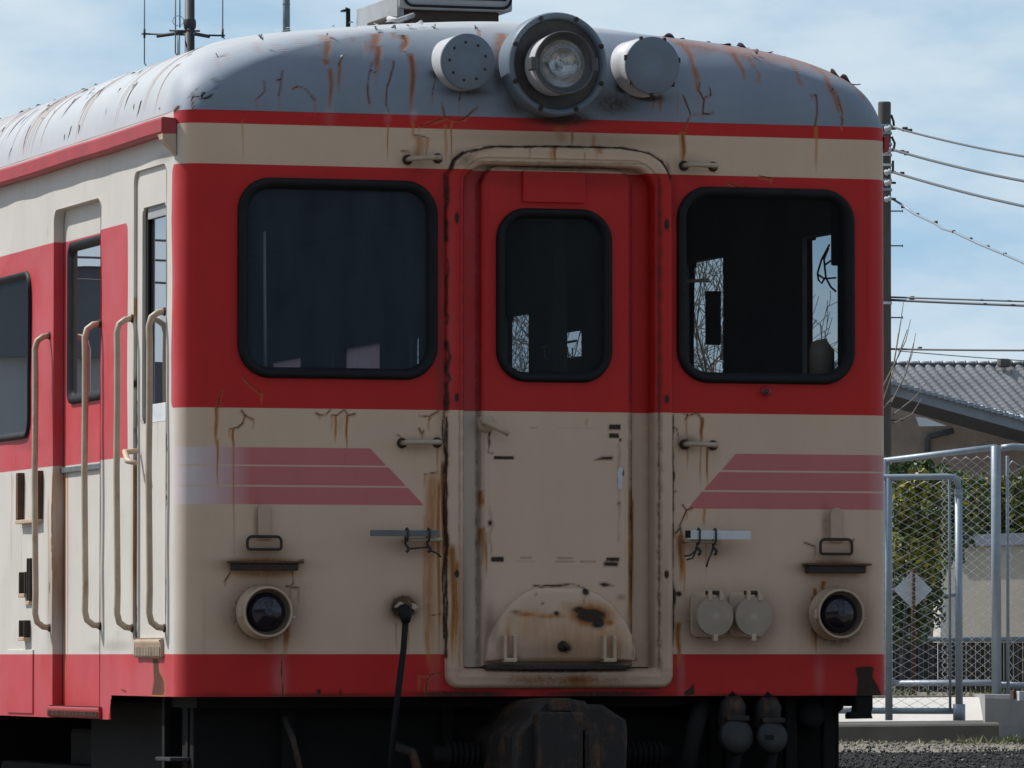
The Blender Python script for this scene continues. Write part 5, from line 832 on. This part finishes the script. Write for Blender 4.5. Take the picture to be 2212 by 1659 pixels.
mb = MB(); p = P(2070.5, 1056, gdp); mb.tube([p, (p[0], p[1], zb+.06)], .0275, M['galv'], 16); mb.tube([(p[0], p[1], zb+.12), (p[0], p[1], zb)], .045, M['galv'], 16); mb.lathe((p[0], p[1], float(P(2070, 1068, gdp)[2])), (0, 0, 1), [(.028, -.012), (.031, -.006), (.031, .006), (.028, .012)], M['galv'], 16, False); mb.build('post', gate)
mb = MB(); post(mb, 1919, 1031, 1560, gdp+.1, .0275, zb=zb); mb.build('post', gate)
mb = MB(); mb.tube([P(1600, 1534, gdp+.4), P(1919, 1535.5, gdp+.1), P(2066, 1536, gdp)], .023, M['galv'], 12); mb.build('bottom_rail', gate)
mb = MB(); a, b = P(1921, 1530, gdp+.1), P(2058, 1530, gdp); linkmesh(mb, a+_H*.02, b+_H*.02, float(P(2000, 1534, gdp)[2]), float(P(2000, 1036, gdp)[2])); a, b = P(1700, 1530, gdp+.3), P(1917, 1530, gdp+.1); linkmesh(mb, a+_H*.02, b+_H*.02, float(P(2000, 1534, gdp)[2]), float(P(2000, 1036, gdp)[2])); mb.build('wire_mesh', gate)
mb = MB(); post(mb, 2051, 1036, 1534, gdp+.03, .010); mb.tube([P(2040, 1284, gdp), P(2076, 1287, gdp)], .013, M['galv'], 8); mb.build('stretcher_bar', gate)
# ------------------------------------------------------------------ SIGN, BOARD FENCE, WALL, SHRUBS
sg = thing('diamond_sign', 'white diamond sign board on a rusty post behind the gate', 'sign', P(1973, 1500, 50.6))
mb = MB(); c = P(1972, 1274, 50.6); h_ = 42/13700*50.6; e1, e2 = _R, _Z; L = [c+e1*h_, c+e2*h_, c-e1*h_, c-e2*h_]; mb.add([tuple(p) for p in L]+[tuple(p+_H*.003) for p in L], [(0, 1, 2, 3), (7, 6, 5, 4), (0, 4, 5, 1), (1, 5, 6, 2), (2, 6, 7, 3), (3, 7, 4, 0)], M['signwhite']); mb.build('sign_board', sg)
mb = MB(); post(mb, 1973, 1232, 1505, 50.55, .016, 'rustmetal'); mb.build('post', sg)
bd = 54.0
bf = MB(); zb = float(P(2000, 1500, bd)[2])-.4; zt = float(P(2000, 1380, bd)[2])
for k in range(60):
    u = 1700+k*10.2; p = P(u, 1400, bd); p2 = P(u+9.2, 1400, bd); off = _H*(.02 if k % 2 else 0); bf.add([tuple(p+off)[:2]+(zb,), tuple(p2+off)[:2]+(zb,), tuple(p2+off)[:2]+(zt-.03,), tuple(p+off)[:2]+(zt-.03,), tuple(p+off+_H*.02)[:2]+(zb,), tuple(p2+off+_H*.02)[:2]+(zb,), tuple(p2+off+_H*.02)[:2]+(zt-.03,), tuple(p+off+_H*.02)[:2]+(zt-.03,)], [(0, 1, 2, 3), (5, 4, 7, 6), (1, 5, 6, 2), (4, 0, 3, 7), (3, 2, 6, 7)], M['blackboard'])
bf.tube([P(1690, 1381, bd), P(2330, 1381, bd)], .025, M['polegrey'], 6); o = bf.build('board_fence'); tag(o, 'low black fence of upright boards behind the chain link', 'fence')
wd = 60.0; pw = thing('garden_wall', 'beige plastered garden wall with dark coping behind the board fence', 'wall', P(2150, 1400, wd))
mb = MB(); a, b = P(2036, 1182, wd), P(2420, 1170, wd-1); z0_ = float(P(2100, 1470, wd)[2]); mb.add([tuple(a)[:2]+(z0_,), tuple(b)[:2]+(z0_,), tuple(b), tuple(a), tuple(a+_H*.2)[:2]+(z0_,), tuple(b+_H*.2)[:2]+(z0_,), tuple(b+_H*.2), tuple(a+_H*.2)], [(0, 1, 2, 3), (4, 0, 3, 7), (1, 5, 6, 2), (5, 4, 7, 6)], M['plaster']); mb.build('wall_panel', pw)
mb = MB(); A = []
for p in (a+[0, 0, .0], b+[0, 0, .0]): A.append([tuple(p-_H*.06), tuple(p-_H*.06+[0, 0, .11]), tuple(p+_H*.26+[0, 0, .11]), tuple(p+_H*.26)])
mb.loft(A, M['fascia'], True, False); mb.add(A[0], [(0, 1, 2, 3)], M['fascia']); mb.build('coping', pw)
pil = MB(); p = P(2042, 1180, wd-1.2); pil.box((p[0]-.09, p[1]-.1, z0_), (p[0]+.09, p[1]+.1, float(P(2040, 1290, wd)[2])), M['concrete'], .02); o = pil.build('gate_pillar'); tag(o, 'pale concrete pillar beside the diamond sign', 'pillar')
def shrub(name, label, blobs, d, mat, n, leaf, dd=1.0, mats=None, zbase=None):
    base = P(blobs[0][0], 1480, d); root = thing(name, label, 'shrub', base)
    mb = MB(); tot = sum(b[2]*b[3] for b in blobs)
    for (u, v, ru, rv) in blobs:
        c = P(u, v, d); R1, R2 = ru/13700*d, rv/13700*d; k = int(n*ru*rv/tot)
        for _ in range(k):
            q = rng.normal(size=3); q /= np.linalg.norm(q); q *= (0.45+.55*rng.random()**.5)*(1+.16*math.sin(q[0]*9+u)+.12*math.sin(q[2]*11)); p = c+_R*q[0]*R1+_Z*q[2]*R2+_H*q[1]*min(R1, R2)*dd
            t = rng.normal(size=3); t /= np.linalg.norm(t); t[2] += .25; w = np.cross(t, rng.normal(size=3)); w /= np.linalg.norm(w)+1e-9; s = leaf*(.6+.8*rng.random()); m = mats[int(rng.integers(len(mats)))] if mats else mat
            mb.add([p-t*s, p+w*s*.42, p+t*s, p-w*s*.42], [(0, 1, 2, 3)], M[m])
    mb.build('foliage', root)
    st = MB(); c = P(blobs[0][0], blobs[0][1], d); st.tube([base+[0, 0, -.3], (base+c)/2+_R*.05, c], [.016, .012, .006], M['poledark'], 6)
    st.build('stem', root)
shrub('shrub', 'yellow green shrub with reddish leaf tips behind the gate', [(1945, 1085, 48, 60), (2000, 1110, 55, 75), (1960, 1180, 55, 60), (2010, 1190, 45, 65), (1985, 1040, 30, 30)], 52.0, 'leaf_yellow', 4200, .030, mats=['leaf_yellow', 'leaf_yellow', 'leaf_dark'])
shrub('shrub', 'dark green shrub low behind the diamond sign', [(1940, 1280, 50, 70), (2000, 1300, 45, 70), (1950, 1350, 50, 50), (2010, 1240, 30, 60), (1850, 1200, 60, 120)], 52.8, 'leaf_dark', 3800, .030)
shrub('shrub', 'dark clipped evergreen shrub against the brown house wall', [(1960, 1030, 70, 45), (2030, 1075, 55, 75), (2060, 1150, 45, 60), (1900, 1080, 60, 90)], 58.0, 'leaf_dark', 4200, .034)
shrub('shrub', 'broad olive green shrub seen through the fence right of the gate post', [(2110, 1090, 45, 70), (2190, 1100, 50, 85), (2150, 1150, 60, 45), (2250, 1090, 60, 90)], 62.5, 'leaf_dark', 4500, .036, mats=['leaf_dark', 'leaf_dark', 'leaf_yellow'])
# ------------------------------------------------------------------ HOUSE
HD = 108.0; hs = thing('house', 'brown stucco house with grey pantile roof behind the shrubs', 'house', P(2100, 1430, HD))
def tiles():
    O = P(1560, 789, HD+1.5); ex = _R.copy(); dn = -_H*.80+_R*.32; dn = dn/np.linalg.norm(dn); sl = math.tan(math.radians(27)); mb = MB(); pitch = .173; row = .112; nc, nr = 80, 44; sub, sr = 8, 3
    prof = lambda t: (.056*abs(math.sin(PI*t))**.6-.03)+.012*math.sin(2*PI*t)
    V = []; us = nc*sub; 
    for j in range(nr):
        for e in range(2):
            dist = (j+e*.999)*row; lift = .030*(1-e) if False else (.0 if e == 0 else .020)
            for i in range(us+1):
                t = i/sub; p = O+ex*(t*pitch)+dn*dist; p = np.array(p); p[2] = O[2]-dist*sl+lift+prof(t % 1.0); V.append(p)
    nrow = us+1; Vn = np.array(V); 
    pA, pB = P(1560, 728, HD), P(2212, 908, HD)                     # the sloping verge that cuts the tiles
    def uvp(p): r = p-CAM; d = r@_F; return CX+FPX*(r@_R)/d, CY-FPX*(r@_U)/d
    lat = (Vn-O)@ _R; drop = O[2]-Vn[:, 2]
    # verge height along the house in metres
    la, lb = (pA-O)@_R, (pB-O)@_R; za, zb_ = O[2]-pA[2], O[2]-pB[2]; lim = za+(zb_-za)*(lat-la)/(lb-la)
    f = []
    for r in range(nr*2-1):
        for i in range(us):
            a = r*nrow+i; q = (a, a+nrow, a+nrow+1, a+1)
            if all(drop[k] < lim[k]-.02 for k in q): f.append(q)
    mb.add(V, f, M['tile'], True); mb.build('tile_roof', hs)
    rd = MB(); n = 70
    for k in range(n): p = O+ex*(k*.2); rd.tube([p+[0, 0, .03], p+ex*.175+[0, 0, .03]], .042, M['tile'], 10); rd.tube([p+ex*.175+[0, 0, .034], p+ex*.2+[0, 0, .034]], .054, M['tile'], 10)
    rd.add([tuple(O-_H*.06+[0, 0, .03]), tuple(O+ex*n*.2-_H*.06+[0, 0, .03]), tuple(O+ex*n*.2-_H*.06+[0, 0, -.06]), tuple(O-_H*.06+[0, 0, -.06])], [(0, 1, 2, 3)], M['soffit']); rd.build('ridge', hs)
    return O
tiles()
mb = MB(); a, b = P(1560, 728, HD-1), P(2330, 940, HD-1); w_ = .30
A = []
for p in (a, b): A.append([tuple(p), tuple(p+[0, 0, -.19]), tuple(p+_H*.5+[0, 0, -.19]), tuple(p+_H*.5+[0, 0, .03])])
mb.loft(A, M['fascia'], True, False); 
for k in range(60): p = a+(b-a)*k/60; mb.box(p+np.array([-.105, -.1, -.012]), p+np.array([.10, .25, .022]), M['fascia'], .006)
mb.build('verge_board', hs)
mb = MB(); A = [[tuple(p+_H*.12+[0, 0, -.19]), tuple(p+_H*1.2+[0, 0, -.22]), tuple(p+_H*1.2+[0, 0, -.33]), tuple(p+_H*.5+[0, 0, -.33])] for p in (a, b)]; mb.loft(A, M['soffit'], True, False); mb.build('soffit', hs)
mb = MB(); p = [P(1600, 890, HD+.6), P(2330, 890, HD+.6)]; z1_ = float(P(1950, 850, HD+2)[2]); z0_ = GZ; q = P(2330, 960, HD+2); mb.add([tuple(p[0])[:2]+(z0_,), tuple(p[1])[:2]+(z0_,), tuple(p[1])[:2]+(float(P(2330, 955, HD)[2]),), tuple(p[0])[:2]+(float(P(1600, 755, HD)[2]),)]+[tuple(x+_H*6)[:2]+(z0_,) for x in p]+[tuple(p[1]+_H*6)[:2]+(float(P(2330, 955, HD)[2]),), tuple(p[0]+_H*6)[:2]+(float(P(1600, 755, HD)[2]),)], [(0, 1, 2, 3), (1, 5, 6, 2), (4, 0, 3, 7), (3, 2, 6, 7)], M['stucco']); mb.build('wall', hs)
mb = MB(); mb.tube([P(2004, 985, HD+.5), P(2004, 950, HD+.5), P(2008, 943, HD+.5), P(2060, 930, HD+.5)], .05, M['soffit'], 8); mb.build('drain_pipe', hs)
mb = MB(); mb.add([tuple(P(*q, HD-1.2)) for q in ((1978, 900), (1985, 921), (2045, 920), (2000, 903))], [(0, 1, 2, 3)], M['signwhite']); mb.build('gable_vent', hs)
mb = MB(); c = P(2168, 786, HD+1.2); mb.box(c+np.array([-.10, -.1, -.06]), c+np.array([.11, .1, .09]), M['kerbc'], .05); mb.build('ridge_ornament', hs)
# ------------------------------------------------------------------ POLES AND WIRES
PD = 95.0
up = thing('utility_pole', 'weathered concrete utility pole just behind the right corner of the railcar', 'utility pole', P(1911, 1430, PD))
mb = MB(); a, b = P(1910.5, 220, PD), P(1908, 1480, PD); mb.tube([(b[0], b[1], b[2]), (a[0], a[1], a[2]-.02), (a[0], a[1], a[2])], [.125, .098, .088], M['poleconc'], 18); mb.build('shaft', up)
for k, v in enumerate((278, 325, 372, 395, 430)):
    mb = MB(); c = P(1918, v, PD-.15); mb.lathe(c, (_R*.8-_H*.3+_Z*.2), [(.035, -.05), (.05, -.02), (.03, 0), (.05, .03), (.02, .06), (0, .06)], M['signwhite'], 10); mb.tube([c-_R*.06, c+_R*.12], .02, M['wire'], 6); mb.build('insulator', up)
for v in (272, 288, 312, 335, 357, 390, 410, 655): 
    mb = MB(); c = P(1910.5, v, PD); mb.lathe(c, (0, 0, 1), [(.115, -.02), (.118, 0), (.115, .02)], M['signwhite' if v % 2 else 'galv'], 14, False); mb.build('band', up)
for v in (456, 531, 606+80, 908):
    mb = MB(); mb.tube([P(1920, v, PD), P(1949, v, PD)], .011, M['wire'], 6); mb.tube([P(1949, v, PD), P(1950.5, v, PD)], .022, M['wire'], 6); mb.build('step_bolt', up)
mb = MB(); mb.tube([P(1925, 248, PD), P(1930, 262, PD), P(1931, 272, PD)], .018, M['wire'], 6); mb.tube([P(1926, 295, PD), P(1933, 310, PD), P(1930, 324, PD)], .018, M['wire'], 6); mb.tube([P(1929, 347, PD), P(1929, 372, PD)], .018, M['wire'], 6); mb.build('jumper_wire', up)
def wire(label, pts, r, mat='cable', beads=(), d1=None, coil=False):
    mb = MB(); n = len(pts); mb.tube([P(u, v, d) for u, v, d in pts], r, M[mat], 6)
    for u, v, d, s in beads: c = P(u, v, d); mb.tube([c-_R*s*.8, c+_R*s*.8], s*.7, M['wire'], 8)
    o = mb.build('overhead_wire'); tag(o, label, 'overhead wire', 'wires running right from the utility pole'); return o
def sag(u0, v0, u1, v1, s, d0=PD, d1=80, n=14): return [(u0+(u1-u0)*i/n, v0+(v1-v0)*i/n+s*4*(i/n)*(1-i/n), d0+(d1-d0)*i/n) for i in range(n+1)]
wire('topmost wire running right from the pole head', sag(1926, 274, 2330, 355, 8), .016, beads=[(1955, 279, PD, .05), (1966, 282, PD, .04)])
wire('second wire down from the pole head', sag(1927, 323, 2330, 410, 8), .020, beads=[(1949, 328, PD, .04), (1958, 331, PD, .045)])
wire('third wire down from the pole head', sag(1926, 371, 2330, 468, 7), .020, beads=[(1949, 375, PD, .04)])
wire('pale beaded wire dropping steeply to the right from the pole', [(1925, 428, PD), (1945, 440, PD), (1975, 462, PD-2), (2020, 483, PD-4), (2036, 494, PD-5), (2060, 501, PD-6), (2110, 525, PD-7), (2170, 550, PD-8), (2200, 563, PD-9), (2330, 625, PD-14)], .017, 'galv', [(1950, 447, PD, .03), (1982, 463, PD-2, .03), (2022, 480, PD-4, .03), (2060, 500, PD-6, .03), (2097, 516, PD-6, .03), (2134, 533, PD-7, .03), (2171, 549, PD-8, .03)])
wire('upper of two level wires right of the pole', sag(1926, 642, 2330, 655, 0, PD, 92), .016, beads=[(1970, 644, PD, .045)])
wire('lower thick one of two level wires right of the pole', sag(1926, 648, 2330, 664, 1, PD, 92), .022)
wire('single wire just above the tiled roof', sag(1926, 754, 2330, 757, 1, PD, 92), .017, beads=[(1987, 753, PD, .04)])
wire('faint wire sloping down onto the house roof', sag(1940, 758, 2330, 786, 2, PD+4, 100), .008)
ap = thing('utility_pole', 'dark pole with crossed aerial arms rising behind the railcar roof at left', 'utility pole', P(410, 1430, 120))
mb = MB(); a, b = P(410, -80, 120), P(408, 1500, 120); mb.tube([b, a], [.12, .092], M['poledark'], 16); mb.build('shaft', ap)
mb = MB(); mb.tube([P(306, 73, 120), P(486, 77, 120)], .018, M['wire'], 8); mb.tube([P(338, 78, 120), P(375, 73, 120), P(400, 68, 119.8)], .035, M['poledark'], 8); mb.tube([P(420, 73, 119.8), P(452, 79, 120)], .035, M['poledark'], 8); mb.tube([P(366, 66, 119.8), P(432, 67, 119.8)], .02, M['poledark'], 6); mb.lathe(P(410, 52, 120), (0, 0, 1), [(.108, -.09), (.12, -.04), (.12, .04), (.108, .09)], M['poledark'], 14, False); mb.build('crossarm', ap)
for u, v1 in ((312, 142), (481, 84)): mb = MB(); mb.tube([P(u, -60, 120), P(u, v1-6, 120), P(u+4, v1, 120)], .013, M['polegrey'], 6); mb.tube([P(u, 62, 120), P(u, 82, 120)], .022, M['wire'], 6); mb.build('whip_aerial', ap)
mb = MB(); mb.tube([P(379, -40, 119.9), P(379, 115, 119.9), P(383, 119, 119.9)], .014, M['polegrey'], 6); mb.tube([P(388.5, -40, 119.9), P(388.5, 60, 119.9)], .014, M['polegrey'], 6); mb.tube([P(386, 75, 119.9), P(386, 119, 119.9)], .03, M['signwhite'], 8); mb.tube([P(375+12*math.cos(t)+10, 45+11*math.sin(t), 119.8) for t in np.linspace(0, 2*PI, 14)], .007, M['polegrey'], 5); mb.build('aerial_feed', ap)
gp = thing('utility_pole', 'slim blue grey pole rising behind the railcar roof left of the roof unit', 'utility pole', P(618, 1430, 130))
mb = MB(); mb.tube([P(618, 1500, 130), P(618.5, 40, 130), P(618.5, -60, 130)], [.10, .075, .072], M['polegrey'], 14); mb.build('shaft', gp)
mb = MB(); mb.lathe(P(618.5, 9, 130), (0, 0, 1), [(.076, -.02), (.083, 0), (.076, .02)], M['polegrey'], 14, False); mb.build('band', gp)
# ------------------------------------------------------------------ BARE TREE right of the car
def grow(tk, br, p, d, L, r, lv, mx):
    n = 4; pts = [p]
    for i in range(n):
        d = d+rng.normal(size=3)*.13+np.array([0, 0, .05]); r_ = p-CAM; u_ = CX+FPX*(r_@_R)/(r_@_F)
        if u_ > 1840: d = d-_R*.5
        d /= np.linalg.norm(d); p = p+d*L/n; pts.append(p)
    (tk if lv == 0 else br).tube(pts, [max(.0038, x) for x in np.linspace(r, r*.6, n+1)], M['bark'], 5 if lv else 8, False)
    if lv >= mx: return
    r_ = pts[-1]-CAM; u_ = CX+FPX*(r_@_R)/(r_@_F)
    if u_ > 1868: return
    for k in range(3):
        e = d+rng.normal(size=3)*.5; e[2] = abs(e[2])*.8+.15; e /= np.linalg.norm(e); grow(tk, br, pts[-1-(k % 3)], e, L*rng.uniform(.6, .78), r*.55, lv+1, mx)
for lab, roots in (('leafless thicket seen through the right windscreen and the far side windows', ((1440, 1.9), (1500, 2.0), (1535, 2.1), (1590, 1.9), (1690, 1.9), (1745, 2.0))), ('small leafless tree seen through the gangway door window', ((1090, 1.9), (1135, 2.0)))):
    t2 = thing('bare_tree', lab, 'tree', P(roots[0][0], 1440, 66)); tk = MB(); br = MB()
    for u, L in roots: grow(tk, br, P(u, 1440, 66+rng.normal()), np.array([0, 0, 1.0]), L, .04, 0, 5)
    tk.build('trunk', t2); br.build('branches', t2)
tr = thing('bare_tree', 'leafless tree with thin upright branches beside the utility pole', 'tree', P(1850, 1440, 66))
tk = MB(); br = MB(); tk.tube([P(1862, 1500, 66.2), P(1880, 1200, 66.2), P(1900, 980, 66.2), P(1905, 840, 66)], [.06, .045, .03, .015], M['bark'], 8, False)
for pts in ([(1905, 840), (1940, 770), (1957, 735), (1967, 690)], [(1940, 770), (1960, 712)], [(1925, 870), (1955, 810), (1970, 765), (1978, 720)], [(1955, 810), (1974, 740)], [(1932, 778), (1945, 700), (1952, 650)], [(1930, 895), (1975, 860), (2002, 825)], [(1930, 915), (1970, 895), (1990, 862)], [(1895, 900), (1930, 800), (1940, 720)]): br.tube([P(u, v, 66+.3*i) for i, (u, v) in enumerate(pts)], list(np.linspace(.009, .0035, len(pts))), M['bark'], 5, False)
tk.build('trunk', tr); br.build('branches', tr)
# ------------------------------------------------------------------ small things on the ground
wb = MB(); a, b = P(2194, 1493, 41), P(2330, 1497, 41); wb.box((a[0], a[1], P(2194, 1514, 41)[2]), (b[0], b[1]+.06, a[2]), M['whitebar'], .004); o_ = thing('barrier_bar', 'white barrier bar with rusty end entering at the right edge', 'barrier', (a[0], a[1], GZ)); wb.build('bar', o_)
m2 = MB(); m2.box((a[0]-.02, a[1]-.01, P(2194, 1510, 41)[2]), (a[0], a[1]+.05, P(2194, 1491, 41)[2]), M['rustmetal'], .003); m2.build('end_bracket', o_); m2 = MB(); m2.box((b[0]-.1, b[1]+.01, GZ-.1), (b[0]-.04, b[1]+.05, a[2]), M['rustmetal']); m2.build('post', o_)
wd_ = MB()
for k in range(420):
    if k % 3 == 0: c0 = P(rng.uniform(1560, 2260), 1500, 49.05+rng.uniform(0, .3)); z_ = float(P(2100, 1497, 49)[2])-.02; hh = .07
    else: c0 = P(rng.uniform(1560, 2260), 1600, rng.uniform(45.0, 46.3)); z_ = GZ; hh = .035
    if rng.random() < .5 and k % 3: c0 = P(rng.choice([1640, 1770, 2100, 2165, 2190])+rng.normal()*14, 1600, rng.uniform(45.3, 45.9)); hh = .065
    for j in range(3): t = rng.normal(size=2)*.035; h = hh*rng.uniform(.4, 1.2); w = rng.normal(size=2)*.006; wd_.add([(c0[0]-w[0], c0[1]-w[1], z_), (c0[0]+w[0], c0[1]+w[1], z_), (c0[0]+t[0], c0[1]+t[1], z_+h)], [(0, 1, 2)], M['weed'])
o = wd_.build('weeds'); o['kind'] = 'stuff'; o['label'] = 'dry weeds along the foot of the kerb'; o['category'] = 'weeds'
# ------------------------------------------------------------------ what the side windows mirror: a warehouse across the yard
wh = thing('warehouse', 'slate and pale warehouse mirrored in the side windows of the railcar', 'warehouse', (-34, 88, 0))
mb = MB(); mb.box((-22.2, 84, -.2), (-8, 100, 6.3), M['wall_far']); mb.build('wall', wh)
mb = MB(); mb.box((-22.3, 83.8, 6.3), (-7.9, 100, 7.85), M['wall_dark']); mb.build('upper_cladding', wh)
mb = MB(); mb.box((-48, 85, -.2), (-22.35, 98, 6.3), M['wall_dark']); mb.build('annexe', wh)
mb = MB(); mb.loft([[(-22.5, 83.5, 7.86), (-22.5, 92, 8.02), (-22.5, 101, 7.86)], [(-7.5, 83.5, 7.86), (-7.5, 92, 8.02), (-7.5, 101, 7.86)]], M['wall_dark'], False, False, True); mb.build('roof', wh)
for k in range(5):
    mb = MB(); mb.box((-21.4+k*2.7, 83.9, 1.6), (-20.2+k*2.7, 84.05, 3.9), M['wall_dark']); mb.build('window', wh)

sh = thing('unseen_blocker', 'long dark shed added unseen behind the camera to darken the railcar front windows', 'blocker', P(1106, 1418, -14)*[1, 1, 0])  # unseen block added to dim the car's front and darken its window reflections
def vb(mb, x0, x1, d0, d1, z0, z1, mat):                            # a block square to the line of sight
    V = []
    for z in (z0, z1):
        for x, d in ((x0, d0), (x1, d0), (x1, d1), (x0, d1)): p = CAM+_R*x+_H*d; V.append((p[0], p[1], z))
    mb.add(V, [(0, 3, 2, 1), (4, 5, 6, 7), (0, 1, 5, 4), (1, 2, 6, 5), (2, 3, 7, 6), (3, 0, 4, 7)], mat)
mb = MB(); vb(mb, -45, 45, -14, -30, -.2, 7.5, M['blocker']); mb.build('wall', sh)
mb = MB(); q = [CAM+_R*x+_H*d for x in (-46, 46) for d in (-13, -22, -31)]; z_ = (7.5, 10.2, 7.5); mb.add([(p[0], p[1], z_[i % 3]) for i, p in enumerate(q)], [(0, 1, 4, 3), (1, 2, 5, 4)], M['blocker']); mb.build('roof', sh)  # top of the unseen blocker
for x in (-20, -8, 4, 16):
    mb = MB(); vb(mb, x, x+4, -13.9, -14.1, -.2, 4.5, M['wall_dark']); mb.build('blocker_door', sh)

def gravel():
    mb = MB()
    for k in range(3600):
        d = rng.uniform(33.5, 46.2); u = rng.uniform(1380, 2290); p = P(u, 1600, d); lat = (p-CAM)@_R; dark = d < 41.2+.25*lat+rng.normal()*.10  # stones inside the painted shadow band are toned dark
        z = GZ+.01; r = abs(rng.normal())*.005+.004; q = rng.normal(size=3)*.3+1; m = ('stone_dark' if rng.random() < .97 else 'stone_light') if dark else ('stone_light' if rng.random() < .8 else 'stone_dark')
        a = rng.uniform(0, 6.3); ca, sa = math.cos(a), math.sin(a); V = [(r*q[0], 0, 0), (0, r*q[1], 0), (-r*q[2], 0, 0), (0, -r, 0), (.1*r, .1*r, r*.8), (0, 0, -r)]
        mb.add([(p[0]+x*ca-y*sa, p[1]+x*sa+y*ca, z+w) for x, y, w in V], [(0, 1, 4), (1, 2, 4), (2, 3, 4), (3, 0, 4), (1, 0, 5), (2, 1, 5), (3, 2, 5), (0, 3, 5)], M[m])
    o = mb.build('gravel'); o['kind'] = 'stuff'; o['label'] = 'loose gravel scattered over the yard below the kerb'; o['category'] = 'gravel'
M['stone_light'] = mat_plain('pale_gravel', (0.27, 0.245, 0.21), (0.19, 0.17, 0.145), 0.9, sc=3); M['stone_dark'] = mat_plain('dark_shade_gravel', (0.032, 0.030, 0.029), (0.02, 0.019, 0.0185), 0.9, sc=3)
gravel()

for z, lab in ((7.95, 'uppermost of three power lines mirrored in the left cab window'), (7.62, 'middle one of three power lines mirrored in the left cab window'), (7.25, 'lowest of three power lines mirrored in the left cab window')):
    mb = MB(); mb.tube([(x, 78, z+.0016*(x+24)**2+.02*math.sin(x*3)) for x in np.linspace(-45, -4, 24)], .022, M['cable'], 6); tag(mb.build('overhead_wire'), lab, 'overhead wire', 'power lines mirrored in the side windows')
